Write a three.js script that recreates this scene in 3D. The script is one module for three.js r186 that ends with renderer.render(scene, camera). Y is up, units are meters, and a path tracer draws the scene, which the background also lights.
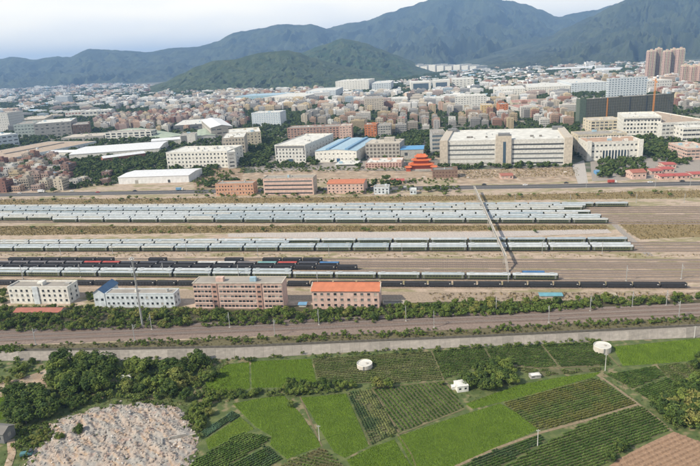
import * as THREE from 'three';
import { mergeGeometries } from 'three/addons/utils/BufferGeometryUtils.js';
import { createNoise2D } from 'simplex-noise';

// ---------------------------------------------------------------- camera, sky, sun, exposure
const scene = new THREE.Scene();
const camera = new THREE.PerspectiveCamera(42.45, 1024 / 682, 1, 60000);
camera.rotation.order = 'YXZ';
camera.position.set(0, 131, 0);
camera.rotation.set(-Math.atan(175 / 600), THREE.MathUtils.degToRad(9.7), -Math.atan(0.055));
camera.updateMatrixWorld(true);
const renderer = new THREE.WebGLRenderer({ antialias: true });
renderer.toneMapping = THREE.LinearToneMapping;
renderer.toneMappingExposure = 1.27;
renderer.shadowMap.enabled = true;

function rng(seed) { let a = seed >>> 0; return () => { a = (a + 0x6D2B79F5) | 0; let t = Math.imul(a ^ (a >>> 15), 1 | a); t = (t + Math.imul(t ^ (t >>> 7), 61 | t)) ^ t; return ((t ^ (t >>> 14)) >>> 0) / 4294967296; }; }
const n2 = createNoise2D(rng(7)), n2b = createNoise2D(rng(19));
function fbm(x, y, o = 4) { let a = 0.5, s = 0, f = 1; for (let i = 0; i < o; i++) { s += a * n2(x * f, y * f); f *= 2.03; a *= 0.5; } return s; }
function ridged(x, y, o = 4) { let a = 0.5, s = 0, f = 1; for (let i = 0; i < o; i++) { s += a * (1 - Math.abs(n2b(x * f, y * f))); f *= 2.1; a *= 0.5; } return s; }
const lerp = (a, b, t) => a + (b - a) * t, clamp = (x, a = 0, b = 1) => Math.min(b, Math.max(a, x));

const SUN = new THREE.Vector3(-0.78, 0.82, 0.56).normalize();
{ // hazy sky: white near the horizon, pale blue above, thin streaks of cloud
  const W = 1024, Hh = 512, d = new Float32Array(W * Hh * 4);
  for (let j = 0; j < Hh; j++) for (let i = 0; i < W; i++) {
    const el = ((j + 0.5) / Hh - 0.5) * Math.PI, az = ((i + 0.5) / W - 0.5) * Math.PI * 2;
    const v = [Math.cos(el) * Math.cos(az), Math.sin(el), Math.cos(el) * Math.sin(az)];
    const t = Math.pow(clamp(Math.sin(Math.max(el, 0)), 0, 1), 0.32);
    let c = [lerp(2.7, 0.05, t), lerp(2.35, 0.16, t), lerp(1.7, 0.36, t)];
    const g = Math.pow(clamp(v[0] * SUN.x + v[1] * SUN.y + v[2] * SUN.z, 0, 1), 3) * 0.45;   // brighter air round the sun
    const cl = clamp(fbm(az * 3.0 + 4, el * 22, 5) * 1.5 + 0.25) * clamp(el * 14) * 0.35 + g * 0.3;
    for (let k = 0; k < 3; k++) c[k] = lerp(c[k], [1.08, 1.08, 1.08][k], clamp(cl)) + g * 0.25;
    const o = (j * W + i) * 4; d[o] = c[0]; d[o + 1] = c[1]; d[o + 2] = c[2]; d[o + 3] = 1;
  }
  const t = new THREE.DataTexture(d, W, Hh, THREE.RGBAFormat, THREE.FloatType);
  t.mapping = THREE.EquirectangularReflectionMapping; t.magFilter = THREE.LinearFilter; t.needsUpdate = true;
  scene.background = t; scene.environment = t;
}
const sun = new THREE.DirectionalLight(new THREE.Color().setRGB(1, 0.90, 0.75), 5);
sun.position.copy(SUN).multiplyScalar(900).add(new THREE.Vector3(0, 0, -380));
sun.target.position.set(0, 0, -380); scene.add(sun, sun.target);
sun.castShadow = true; sun.shadow.mapSize.set(4096, 4096); sun.shadow.radius = 2;
Object.assign(sun.shadow.camera, { left: -700, right: 700, top: 700, bottom: -700, near: 1, far: 2500 });
scene.fog = new THREE.FogExp2(0x96c1f6, 0.000085);

// ---------------------------------------------------------------- survey of the place: a photo point (700 x 466) to a ground point in metres
const V3 = (x, y, z) => new THREE.Vector3(x, y, z);
const camM = camera.matrixWorld.clone(), camI = camM.clone().invert(), EYE = camera.position;
function G(u, v, h = 0) { const d = V3((u - 350) / 600, -(v - 233) / 600, -1).transformDirection(camM); const t = (h - EYE.y) / d.y; return V3(d.x * t, h, d.z * t); }
function P(x, y, z) { const c = V3(x, y, z).applyMatrix4(camI); return [350 - 600 * c.x / c.z, 233 + 600 * c.y / c.z]; }
function heightTo(p, v) { let a = 0, b = 130; for (let i = 0; i < 40; i++) { const m = (a + b) / 2; (P(p.x, m, p.z)[1] > v) ? a = m : b = m; } return (a + b) / 2; }
function inside(p, poly) { let c = false; for (let i = 0, j = poly.length - 1; i < poly.length; j = i++) { const a = poly[i], b = poly[j]; if ((a[1] > p[1]) !== (b[1] > p[1]) && p[0] < (b[0] - a[0]) * (p[1] - a[1]) / (b[1] - a[1]) + a[0]) c = !c; } return c; }

// ---------------------------------------------------------------- names and tags
const used = {};
function numbered(n) { const k = used[n] = (used[n] ?? -1) + 1; return k ? `${n}_${String(k).padStart(3, '0')}` : n; }
function tag(o, label, category, group) { o.userData.label = label; o.userData.category = category; if (group) o.userData.group = group; return o; }
function thing(name, label, category, group) { const o = new THREE.Group(); o.name = numbered(name); scene.add(o); return tag(o, label, category, group); }
function mesh(name, geo, mat, parent, stuff) { const m = new THREE.Mesh(geo, mat); m.castShadow = m.receiveShadow = true; if (parent) { m.name = name; parent.add(m); } else { m.name = numbered(name); scene.add(m); } if (stuff) m.userData.kind = 'stuff'; return m; }
function struct(name, geo, mat) { const m = mesh(name, geo, mat); m.userData.kind = 'structure'; return m; }
function copyOf(o, label) { const c = o.clone(); c.name = numbered(o.userData.base || o.name.replace(/_\d{3}$/, '')); scene.add(c); c.userData = { ...o.userData, label: label || o.userData.label }; return c; }
const ONES = ['', 'first', 'second', 'third', 'fourth', 'fifth', 'sixth', 'seventh', 'eighth', 'ninth', 'tenth', 'eleventh', 'twelfth', 'thirteenth', 'fourteenth', 'fifteenth', 'sixteenth', 'seventeenth', 'eighteenth', 'nineteenth'];
const TENS = ['', '', 'twent', 'thirt', 'fort', 'fift', 'sixt', 'sevent', 'eight', 'ninet'];
const ord = n => n < 20 ? ONES[n] : n % 10 ? TENS[Math.floor(n / 10)] + 'y-' + ONES[n % 10] : TENS[n / 10] + 'ieth';
const NUM = ['zero', 'one', 'two', 'three', 'four', 'five', 'six', 'seven', 'eight', 'nine', 'ten', 'eleven', 'twelve', 'thirteen', 'fourteen', 'fifteen', 'sixteen', 'seventeen', 'eighteen', 'nineteen', 'twenty'];

// ---------------------------------------------------------------- geometry helpers (uv in units of 10 m)
const UV = 0.1;
const plain = g => g.index ? g.toNonIndexed() : g;
function quadGeo(quads) { // each quad: four points, counter-clockwise from outside
  const pos = [], nor = [], uv = [], a = V3(), b = V3(), n = V3();
  for (const q of quads) {
    a.subVectors(q[1], q[0]); b.subVectors(q[3], q[0]); n.crossVectors(a, b).normalize();
    const lu = a.length() * UV, lv = b.length() * UV, ou = (q[0].x + q[0].z) * UV, ov = (q[0].y + q[0].z * 0.3) * UV;
    const t = [[0, 0], [lu, 0], [lu, lv], [0, lv]];
    for (const k of [0, 1, 2, 0, 2, 3]) { pos.push(q[k].x, q[k].y, q[k].z); nor.push(n.x, n.y, n.z); uv.push(t[k][0] + ou, t[k][1] + ov); }
  }
  const g = new THREE.BufferGeometry();
  g.setAttribute('position', new THREE.Float32BufferAttribute(pos, 3)); g.setAttribute('normal', new THREE.Float32BufferAttribute(nor, 3)); g.setAttribute('uv', new THREE.Float32BufferAttribute(uv, 2));
  return g;
}
function bx(x0, x1, y0, y1, z0, z1) {
  const p = (x, y, z) => V3(x ? x1 : x0, y ? y1 : y0, z ? z1 : z0);
  return quadGeo([[p(0, 0, 1), p(1, 0, 1), p(1, 1, 1), p(0, 1, 1)], [p(1, 0, 0), p(0, 0, 0), p(0, 1, 0), p(1, 1, 0)], [p(1, 0, 1), p(1, 0, 0), p(1, 1, 0), p(1, 1, 1)],
    [p(0, 0, 0), p(0, 0, 1), p(0, 1, 1), p(0, 1, 0)], [p(0, 1, 1), p(1, 1, 1), p(1, 1, 0), p(0, 1, 0)], [p(0, 0, 0), p(1, 0, 0), p(1, 0, 1), p(0, 0, 1)]]);
}
const bc = (cx, cy, cz, w, h, d) => bx(cx - w / 2, cx + w / 2, cy - h / 2, cy + h / 2, cz - d / 2, cz + d / 2);
const merge = l => l.length === 1 ? l[0] : mergeGeometries(l.map(g => g.index ? g.toNonIndexed() : g));
function cyl(x, z, y0, y1, r0, r1 = r0, seg = 8) { const g = plain(new THREE.CylinderGeometry(r1, r0, y1 - y0, seg)); g.translate(x, (y0 + y1) / 2, z); return g; }
function bar(a, b, r, seg = 5) { const d = V3().subVectors(b, a), g = plain(new THREE.CylinderGeometry(r, r, d.length(), seg)); g.applyQuaternion(new THREE.Quaternion().setFromUnitVectors(V3(0, 1, 0), d.clone().normalize())); g.translate((a.x + b.x) / 2, (a.y + b.y) / 2, (a.z + b.z) / 2); return g; }
function profile(pts, len, cap = true) { // closed outline in (z, y) swept along x, centred
  const s = new THREE.Shape(pts.map(([z, y]) => new THREE.Vector2(z, y)));
  const g = plain(new THREE.ExtrudeGeometry(s, { depth: len, bevelEnabled: false })); g.rotateY(Math.PI / 2); g.translate(-len / 2, 0, 0);
  const uv = g.attributes.uv, p = g.attributes.position; for (let i = 0; i < uv.count; i++) uv.setXY(i, p.getX(i) * UV, (p.getY(i) + p.getZ(i)) * UV);
  return g;
}
function polyGeo(pts, y) { // flat polygon from ground points
  const s = new THREE.Shape(pts.map(p => new THREE.Vector2(p.x, -p.z))), g = plain(new THREE.ShapeGeometry(s));
  g.rotateX(-Math.PI / 2); g.translate(0, y, 0);
  const uv = g.attributes.uv, p = g.attributes.position; for (let i = 0; i < uv.count; i++) uv.setXY(i, p.getX(i) * UV, p.getZ(i) * UV);
  return g;
}
const poly = (px, y) => polyGeo(px.map(([u, v]) => G(u, v)), y);
function ribbon(pts, w, y) { const L = [], R = []; pts.forEach((p, i) => { const a = pts[Math.max(0, i - 1)], b = pts[Math.min(pts.length - 1, i + 1)], d = V3().subVectors(b, a).setY(0).normalize(); L.push(V3(p.x + d.z * w / 2, 0, p.z - d.x * w / 2)); R.push(V3(p.x - d.z * w / 2, 0, p.z + d.x * w / 2)); }); return polyGeo([...L, ...R.reverse()], y); }

// ---------------------------------------------------------------- materials
function tex(n, fn, rep = 1, srgb = true) {
  const d = new Uint8Array(n * n * 4);
  for (let j = 0; j < n; j++) for (let i = 0; i < n; i++) { const c = fn(i / n, j / n, i, j), o = (j * n + i) * 4; d[o] = clamp(c[0]) * 255; d[o + 1] = clamp(c[1]) * 255; d[o + 2] = clamp(c[2]) * 255; d[o + 3] = 255; }
  const t = new THREE.DataTexture(d, n, n); t.wrapS = t.wrapT = THREE.RepeatWrapping; t.magFilter = THREE.LinearFilter; t.minFilter = THREE.LinearMipmapLinearFilter; t.generateMipmaps = true; t.repeat.set(rep, rep);
  if (srgb) t.colorSpace = THREE.SRGBColorSpace; t.needsUpdate = true; return t;
}
function tile(u, v, s, o, fn = fbm) { const a = fn(u * s, v * s, o), b = fn((u - 1) * s, v * s, o), c = fn(u * s, (v - 1) * s, o), d = fn((u - 1) * s, (v - 1) * s, o); return lerp(lerp(a, b, u), lerp(c, d, u), v); }
const rt = rng(91);
const T = {
  grime: tex(512, (u, v) => { const st = clamp(fbm(u * 60, v * 2.5, 3) * 2 - 0.35) * 0.13, f = 0.9 + 0.16 * tile(u, v, 5, 5) - 0.10 * clamp(tile(u, v, 18, 3) * 2 - 0.5) - st + (rt() - 0.5) * 0.05; return [f, f * 0.993, f * 0.975]; }, 0.5),
  roof: tex(512, (u, v) => { const f = 0.88 + 0.16 * tile(u, v, 4, 5) + (rt() - 0.5) * 0.08; return [f, f, f * 0.98]; }, 0.17),
  gravel: tex(512, (u, v) => { const f = 0.8 + 0.18 * tile(u, v, 6, 5) + (rt() - 0.5) * 0.34; return [f, f * 0.98, f * 0.96]; }, 0.8),
  rib: tex(64, (u) => { const f = u < 0.22 ? 1 : 0.1; return [f, f, f]; }, 12, false),
  panel: tex(256, (u, v) => { const f = 0.93 + 0.1 * tile(u, v, 3, 4) + (rt() - 0.5) * 0.05 - (tile(u, v, 9, 2) > 0.42 ? 0.08 : 0); return [f, f, f]; }, 0.6),
  earth: tex(512, (u, v) => { const a = tile(u, v, 5, 5), b = tile(u, v, 14, 3), f = 0.86 + 0.3 * a + (rt() - 0.5) * 0.2; return a + b * 0.6 > 0.3 ? [f * 1.05, f * 1.04, f * 1.02] : [f, f * (0.96 + b * 0.1), f * (0.9 + b * 0.14)]; }, 0.14),
  bark: tex(128, (u, v) => { const f = 0.8 + 0.4 * tile(u, v, 8, 3) + (rt() - 0.5) * 0.2; return [f, f, f]; }, 4),
};
const col = c => Array.isArray(c) ? new THREE.Color().setRGB(...c) : new THREE.Color(c);
function M(c, roughness = 0.85, o = {}) { return new THREE.MeshStandardMaterial({ color: col(c), roughness, ...o }); }
const wallM = c => M(c, 0.88, { map: T.grime });
const roofM = c => M(c, 0.92, { map: T.roof });
const tinM = c => M(c, 0.5, { map: T.panel, bumpMap: T.rib, bumpScale: 0.05, metalness: 0.1 });
const MAT = {
  glassGrey: M([0.10, 0.115, 0.12], 0.3), curtain: M([0.30, 0.29, 0.26], 0.6),
  glass: M([0.035, 0.045, 0.055], 0.18, { metalness: 0.2 }), glassBlue: M([0.07, 0.12, 0.17], 0.15, { metalness: 0.3 }), dark: M([0.03, 0.03, 0.032], 0.8), steel: M([0.32, 0.33, 0.34], 0.5, { metalness: 0.6 }),
  galv: M([0.45, 0.46, 0.46], 0.55, { metalness: 0.35 }), white: wallM([0.78, 0.78, 0.75]), white2: wallM([0.66, 0.67, 0.66]), bluewhite: wallM([0.64, 0.71, 0.78]), cream: wallM([0.66, 0.60, 0.48]), beige: wallM([0.55, 0.50, 0.43]), grey: wallM([0.42, 0.42, 0.41]), darkgrey: wallM([0.2, 0.21, 0.22]),
  pink: wallM([0.66, 0.48, 0.425]), pinkDark: wallM([0.50, 0.32, 0.27]), peach: wallM([0.62, 0.36, 0.25]), terracotta: wallM([0.42, 0.19, 0.13]), brick: wallM([0.32, 0.14, 0.10]), yellow: wallM([0.62, 0.47, 0.24]), concrete: wallM([0.46, 0.44, 0.41]), orange: wallM([0.55, 0.2, 0.08]), brown: wallM([0.25, 0.17, 0.13]),
  rConc: roofM([0.36, 0.33, 0.30]), rDark: roofM([0.22, 0.21, 0.20]), rWhite: roofM([0.72, 0.71, 0.68]), rBrown: roofM([0.46, 0.36, 0.28]), rBeige: roofM([0.58, 0.52, 0.45]), rGreen: roofM([0.38, 0.45, 0.36]),
  tWhite: tinM([0.76, 0.77, 0.77]), tBlue: tinM([0.16, 0.33, 0.50]), tBlueDark: tinM([0.04, 0.11, 0.22]), tBlueLight: tinM([0.36, 0.52, 0.62]), tRed: tinM([0.45, 0.08, 0.06]), tTeal: tinM([0.15, 0.36, 0.42]),
  tileOrange: M([0.52, 0.18, 0.09], 0.75, { map: T.panel, bumpMap: T.rib, bumpScale: 0.05 }), tileRed: M([0.36, 0.13, 0.09], 0.8, { map: T.panel, bumpMap: T.rib, bumpScale: 0.05 }),
  asphalt: M([0.11, 0.11, 0.112], 0.92, { map: T.gravel }), concreteFloor: M([0.42, 0.39, 0.35], 0.9, { map: T.gravel }), ballast: M([0.34, 0.27, 0.21], 0.95, { map: T.gravel }), ballastDark: M([0.20, 0.15, 0.125], 0.95, { map: T.gravel }), rail: M([0.13, 0.095, 0.08], 0.45, { metalness: 0.5 }), sleeper: M([0.37, 0.32, 0.28], 0.9),
  dirt: M([0.32, 0.25, 0.18], 0.95, { map: T.earth }), sand: M([0.42, 0.35, 0.28], 0.95, { map: T.earth }), trunk: M([0.13, 0.10, 0.075], 0.95, { map: T.bark }), paint: M([0.7, 0.7, 0.68], 0.7),
};

// ---------------------------------------------------------------- ground
function mapOver(x0, x1, z0, z1, w, h, fn) { // a ground-cover map over a rectangle of ground
  const d = new Uint8Array(w * h * 4);
  for (let j = 0; j < h; j++) for (let i = 0; i < w; i++) { const x = lerp(x0, x1, (i + 0.5) / w), z = lerp(z0, z1, (j + 0.5) / h), c = fn(x, z), o = (j * w + i) * 4; for (let k = 0; k < 3; k++) { const l = clamp(c[k]); d[o + k] = (l <= 0.0031308 ? l * 12.92 : 1.055 * Math.pow(l, 1 / 2.4) - 0.055) * 255; } d[o + 3] = 255; }
  const t = new THREE.DataTexture(d, w, h); t.magFilter = THREE.LinearFilter; t.minFilter = THREE.LinearMipmapLinearFilter; t.generateMipmaps = true; t.colorSpace = THREE.SRGBColorSpace; t.needsUpdate = true;
  const g = new THREE.PlaneGeometry(x1 - x0, z1 - z0); g.rotateX(-Math.PI / 2); g.translate((x0 + x1) / 2, 0, (z0 + z1) / 2);
  const uv = g.attributes.uv, p = g.attributes.position; for (let i = 0; i < uv.count; i++) uv.setXY(i, (p.getX(i) - x0) / (x1 - x0), (p.getZ(i) - z0) / (z1 - z0));
  return [g, t];
}
const mix3 = (a, b, t) => [lerp(a[0], b[0], t), lerp(a[1], b[1], t), lerp(a[2], b[2], t)];
const sm = (a, b, x) => { const t = clamp((x - a) / (b - a)); return t * t * (3 - 2 * t); };
{
  const g = new THREE.PlaneGeometry(34000, 34000); g.rotateX(-Math.PI / 2); g.translate(0, -0.3, -8000);
  const uv = g.attributes.uv; for (let i = 0; i < 4; i++) uv.setXY(i, uv.getX(i) * 300, uv.getY(i) * 300);
  struct('ground', g, M([0.11, 0.115, 0.07], 0.95, { map: T.roof }));
  const rr = rng(5);
  const [tg, tt] = mapOver(-3600, 3000, -5600, -560, 2048, 2048, (x, z) => {
    const a = fbm(x / 160, z / 160, 4), b = fbm(x / 45 + 9, z / 45, 3), r = rr() * 0.12 - 0.06;
    let c = mix3([0.15, 0.14, 0.12], [0.06, 0.08, 0.04], sm(-0.28, 0.1, a + b * 0.5)); c = mix3(c, [0.30, 0.25, 0.19], sm(0.2, 0.45, b - a * 0.4)); return c.map(k => k + r * k * 3);
  });
  tg.translate(0, -0.06, 0); struct('town_ground', tg, M(0xffffff, 0.95, { map: tt }));
  const [yg, yt] = mapOver(-680, 460, -660, -240, 2048, 768, (x, z) => { // railway land: packed pinkish ballast, dry grass
    const b = fbm(x / 14, z / 5, 4), a = fbm(x / 60, z / 22 + 5, 3), r = rr() * 0.16 - 0.08;
    let c = mix3([0.39, 0.305, 0.23], [0.29, 0.23, 0.17], sm(-0.3, 0.4, b)); c = mix3(c, [0.20, 0.185, 0.08], sm(-0.05, 0.28, a + b * 0.5) * 0.75); return c.map(k => k * (1 + r * 2));
  });
  struct('railway_land', yg, M(0xffffff, 0.95, { map: yt }));
  const [fg, ft] = mapOver(-330, 330, -300, 60, 1536, 1024, (x, z) => { // farm land: grass and weeds with bare soil
    const b = fbm(x / 5, z / 5, 4), a = fbm(x / 25 + 3, z / 25, 3), r = rr() * 0.3 - 0.15;
    let c = mix3([0.058, 0.085, 0.02], [0.10, 0.12, 0.036], sm(-0.3, 0.4, b)); c = mix3(c, [0.22, 0.17, 0.10], sm(0.26, 0.5, a + b * 0.6) * 0.7); return c.map(k => k * (1 + r));
  });
  const fp = polyGeo([[-80, 352], [120, 350], [235, 347], [350, 342], [470, 337], [600, 331], [780, 322], [780, 520], [-80, 520]].map(([u, v]) => G(u, v)), 0.05), fuv = fp.attributes.uv, fpp = fp.attributes.position; for (let i = 0; i < fuv.count; i++) fuv.setXY(i, (fpp.getX(i) + 330) / 660, (fpp.getZ(i) + 300) / 360); struct('farm_land', fp, M(0xffffff, 0.95, { map: ft }));
}
// strips north of the yards: road, pale dirt lots
{
  const rd = [[-40, 195.5], [120, 193], [250, 190.5], [400, 188.3], [560, 186], [740, 182.5]];
  struct('road', ribbon(rd.map(([u, v]) => G(u, v)), 17, 0.10), MAT.asphalt);
  struct('road_line', ribbon(rd.map(([u, v]) => G(u, v)), 0.35, 0.104), MAT.paint);
  const rdo = rd.map(([u, v]) => { const p = G(u, v); return V3(p.x, 0, p.z + 9.6); });
  struct('road_shoulder', ribbon(rdo, 2.2, 0.09), MAT.concreteFloor);
  struct('dirt_lot', poly([[232, 174], [300, 170], [410, 171], [455, 173], [455, 180], [380, 181], [300, 180], [240, 180]], 0.06), MAT.sand);
  struct('dirt_lot', poly([[457, 170], [572, 167], [577, 181], [457, 184]], 0.064), MAT.sand);
  struct('dirt_lot', poly([[190, 168], [245, 168], [240, 186], [195, 190]], 0.068), MAT.dirt);
  struct('paved_yard', poly([[572, 165], [584, 160], [588, 183], [578, 184]], 0.072), M([0.6, 0.58, 0.55], 0.9, { map: T.gravel }));
  struct('paved_yard', poly([[590, 160], [700, 150], [700, 178], [592, 181]], 0.04), MAT.concreteFloor);
  struct('paved_yard', poly([[262, 163], [405, 160], [408, 170], [262, 171]], 0.05), MAT.concreteFloor);
  struct('city_avenue', ribbon([[262, 172], [257, 155], [290, 128], [310, 112]].map(([u, v]) => G(u, v)), 16, 0.056), MAT.concreteFloor);
  struct('avenue', ribbon([[-10, 135], [20, 118], [33, 104], [45, 92]].map(([u, v]) => G(u, v)), 40, 0.03), M([0.33, 0.31, 0.29], 0.9, { map: T.gravel }));
  struct('white_gravel_strip', poly([[228, 233.5], [330, 232], [470, 232], [607, 229], [612, 233], [470, 238], [330, 238], [228, 237]], 0.05), M([0.62, 0.58, 0.55], 0.95, { map: T.gravel }));
  struct('service_track', poly([[60, 289], [320, 291.5], [700, 293], [700, 300], [400, 302], [60, 296]], 0.045), M([0.44, 0.36, 0.27], 0.95, { map: T.gravel }));
  const dryM = M([0.31, 0.24, 0.11], 0.95, { map: T.gravel }), beltM = M([0.10, 0.095, 0.045], 0.95, { map: T.gravel });
  struct('dry_grass_strip', poly([[-30, 226], [300, 225.8], [606, 225.3], [612, 229.5], [300, 232], [-30, 235.5]], 0.03), dryM);
  struct('dry_grass_strip', poly([[618, 222], [730, 221], [730, 236], [640, 239], [628, 232]], 0.03), dryM);
  struct('dry_grass_strip', poly([[-30, 200], [300, 197.5], [480, 195.5], [730, 189.5], [730, 197], [480, 200.5], [300, 202.5], [-30, 205]], 0.03), dryM);
  struct('tree_belt_ground', poly([[-30, 306], [195, 308], [395, 303], [560, 298.5], [730, 296], [730, 303.5], [560, 311], [395, 320.5], [195, 328], [-30, 333]], 0.028), beltM);
  struct('verge', poly([[-30, 347], [235, 338.5], [350, 334], [470, 328.5], [730, 314.5], [730, 322], [470, 336.5], [350, 342], [235, 347], [-30, 352]], 0.034), M([0.17, 0.155, 0.075], 0.95, { map: T.gravel }));
  struct('crossing_path', ribbon([[608, 219], [616, 226], [634, 242], [650, 256]].map(([u, v]) => G(u, v)), 4.5, 0.05), MAT.concreteFloor);
}

// ---------------------------------------------------------------- foliage
function crownGeo(seed, rx, ry, lobes, leaves, size, tones) {
  const r = rng(seed), pos = [], nor = [], c = [], L = [];
  for (let i = 0; i < lobes; i++) { const a = r() * 6.283, q = Math.sqrt(r()) * 0.72, y = (r() * 1.5 - 0.62); L.push([Math.cos(a) * q * rx, ry + y * ry * 0.62 * (1 - 0.35 * q), Math.sin(a) * q * rx, (0.3 + r() * 0.22) * rx * (1 - 0.25 * q), tones[Math.floor(r() * tones.length)]]); }
  const N = V3(), A = V3(), B = V3();
  for (let i = 0; i < leaves; i++) {
    const l = L[Math.floor(r() * lobes)], z = r() * 1.9 - 0.9, a = r() * 6.283, q = Math.sqrt(1 - z * z), rad = l[3] * (0.72 + 0.34 * r());
    const d = [q * Math.cos(a), z, q * Math.sin(a)], x = l[0] + d[0] * rad, y = l[1] + d[1] * rad * 0.85, w = l[2] + d[2] * rad;
    if (y < ry * 0.12) continue;
    N.set(d[0] + (r() - 0.5) * 1.1, d[1] + 0.35 + (r() - 0.5) * 1.1, d[2] + (r() - 0.5) * 1.1).normalize();
    A.set(r() - 0.5, r() - 0.5, r() - 0.5).cross(N).normalize(); B.crossVectors(N, A);
    const s = size * (0.6 + r() * 0.8), s2 = s * (0.45 + r() * 0.3), k = 0.78 + r() * 0.5, t = l[4];
    const P4 = [[-s, 0], [0, -s2], [s, 0], [0, s2]].map(([e, f]) => [x + A.x * e + B.x * f, y + A.y * e + B.y * f, w + A.z * e + B.z * f]);
    for (const m of [0, 1, 2, 0, 2, 3]) { pos.push(...P4[m]); nor.push(N.x, N.y, N.z); c.push(t[0] * k, t[1] * k, t[2] * k); }
  }
  const g = new THREE.BufferGeometry(); g.setAttribute('position', new THREE.Float32BufferAttribute(pos, 3)); g.setAttribute('normal', new THREE.Float32BufferAttribute(nor, 3)); g.setAttribute('color', new THREE.Float32BufferAttribute(c, 3)); return g;
}
function trunkGeo(seed, h, r0, limbs) {
  const r = rng(seed), l = [cyl(0, 0, -0.2, h * 0.7, r0, r0 * 0.5, 7)];
  for (let i = 0; i < limbs; i++) { const a = r() * 6.28, y = h * (0.35 + r() * 0.3); l.push(bar(V3(0, y, 0), V3(Math.cos(a) * h * 0.28, y + h * 0.3, Math.sin(a) * h * 0.28), r0 * 0.4)); }
  return merge(l);
}
const leafM = new THREE.MeshPhysicalMaterial({ color: 0xffffff, roughness: 1, specularIntensity: 0.25, vertexColors: true, side: THREE.DoubleSide });
const G_DARK = [[0.045, 0.074, 0.018], [0.062, 0.092, 0.022], [0.085, 0.115, 0.028], [0.038, 0.062, 0.02]], G_MID = [[0.10, 0.135, 0.03], [0.13, 0.16, 0.036], [0.08, 0.12, 0.028]], G_YEL = [[0.15, 0.16, 0.04], [0.13, 0.15, 0.04], [0.17, 0.165, 0.05], [0.11, 0.135, 0.036]];
const treeKinds = {   // unit-ish trees, height about 2 * ry
  dark: [0, 1, 2, 3].map(i => [crownGeo(100 + i, 3.6, 3.4, 19, 1600, 0.33, G_DARK), trunkGeo(200 + i, 5, 0.22, 4)]),
  mid: [0, 1, 2].map(i => [crownGeo(120 + i, 3.4, 3.2, 14, 1300, 0.34, G_MID), trunkGeo(220 + i, 4.6, 0.2, 4)]),
  yellow: [0, 1].map(i => [crownGeo(140 + i, 3.2, 2.6, 13, 1000, 0.34, G_YEL), trunkGeo(240 + i, 3.6, 0.16, 4)]),
};
const rT = rng(303);
let nTrees = 0;
function tree(kind, p, h, label, group, wide = 1) {
  const list = treeKinds[kind], [cg, tg] = list[Math.floor(rT() * list.length)], o = thing(h < 3.2 ? 'shrub' : 'broadleaf_tree', label, h < 3.2 ? 'shrub' : 'tree', group);
  mesh('crown', cg, leafM, o); mesh('trunk', tg, MAT.trunk, o);
  const s = h / (kind === 'yellow' ? 5.6 : 7); o.scale.set(s * wide, s, s * wide); o.position.copy(p); o.rotation.y = rT() * 6.28; nTrees++; return o;
}
const dummy = new THREE.Object3D();
function scatter(name, geo, mat, items, label, category, parent) { // items: [x, y, z, sx, sy, turn, colour?]
  const m = new THREE.InstancedMesh(geo, mat, items.length), c = new THREE.Color();
  items.forEach((it, i) => { dummy.position.set(it[0], it[1], it[2]); dummy.rotation.set(it[8] || 0, it[5], it[9] || 0); dummy.scale.set(it[3], it[4], it[7] || it[3]); dummy.updateMatrix(); m.setMatrixAt(i, dummy.matrix); if (it[6]) m.setColorAt(i, c.setRGB(...it[6])); });
  m.castShadow = m.receiveShadow = true; m.userData.kind = 'stuff';
  if (parent) { m.name = name; parent.add(m); } else { m.name = numbered(name); scene.add(m); tag(m, label, category); }
  return m;
}

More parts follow.
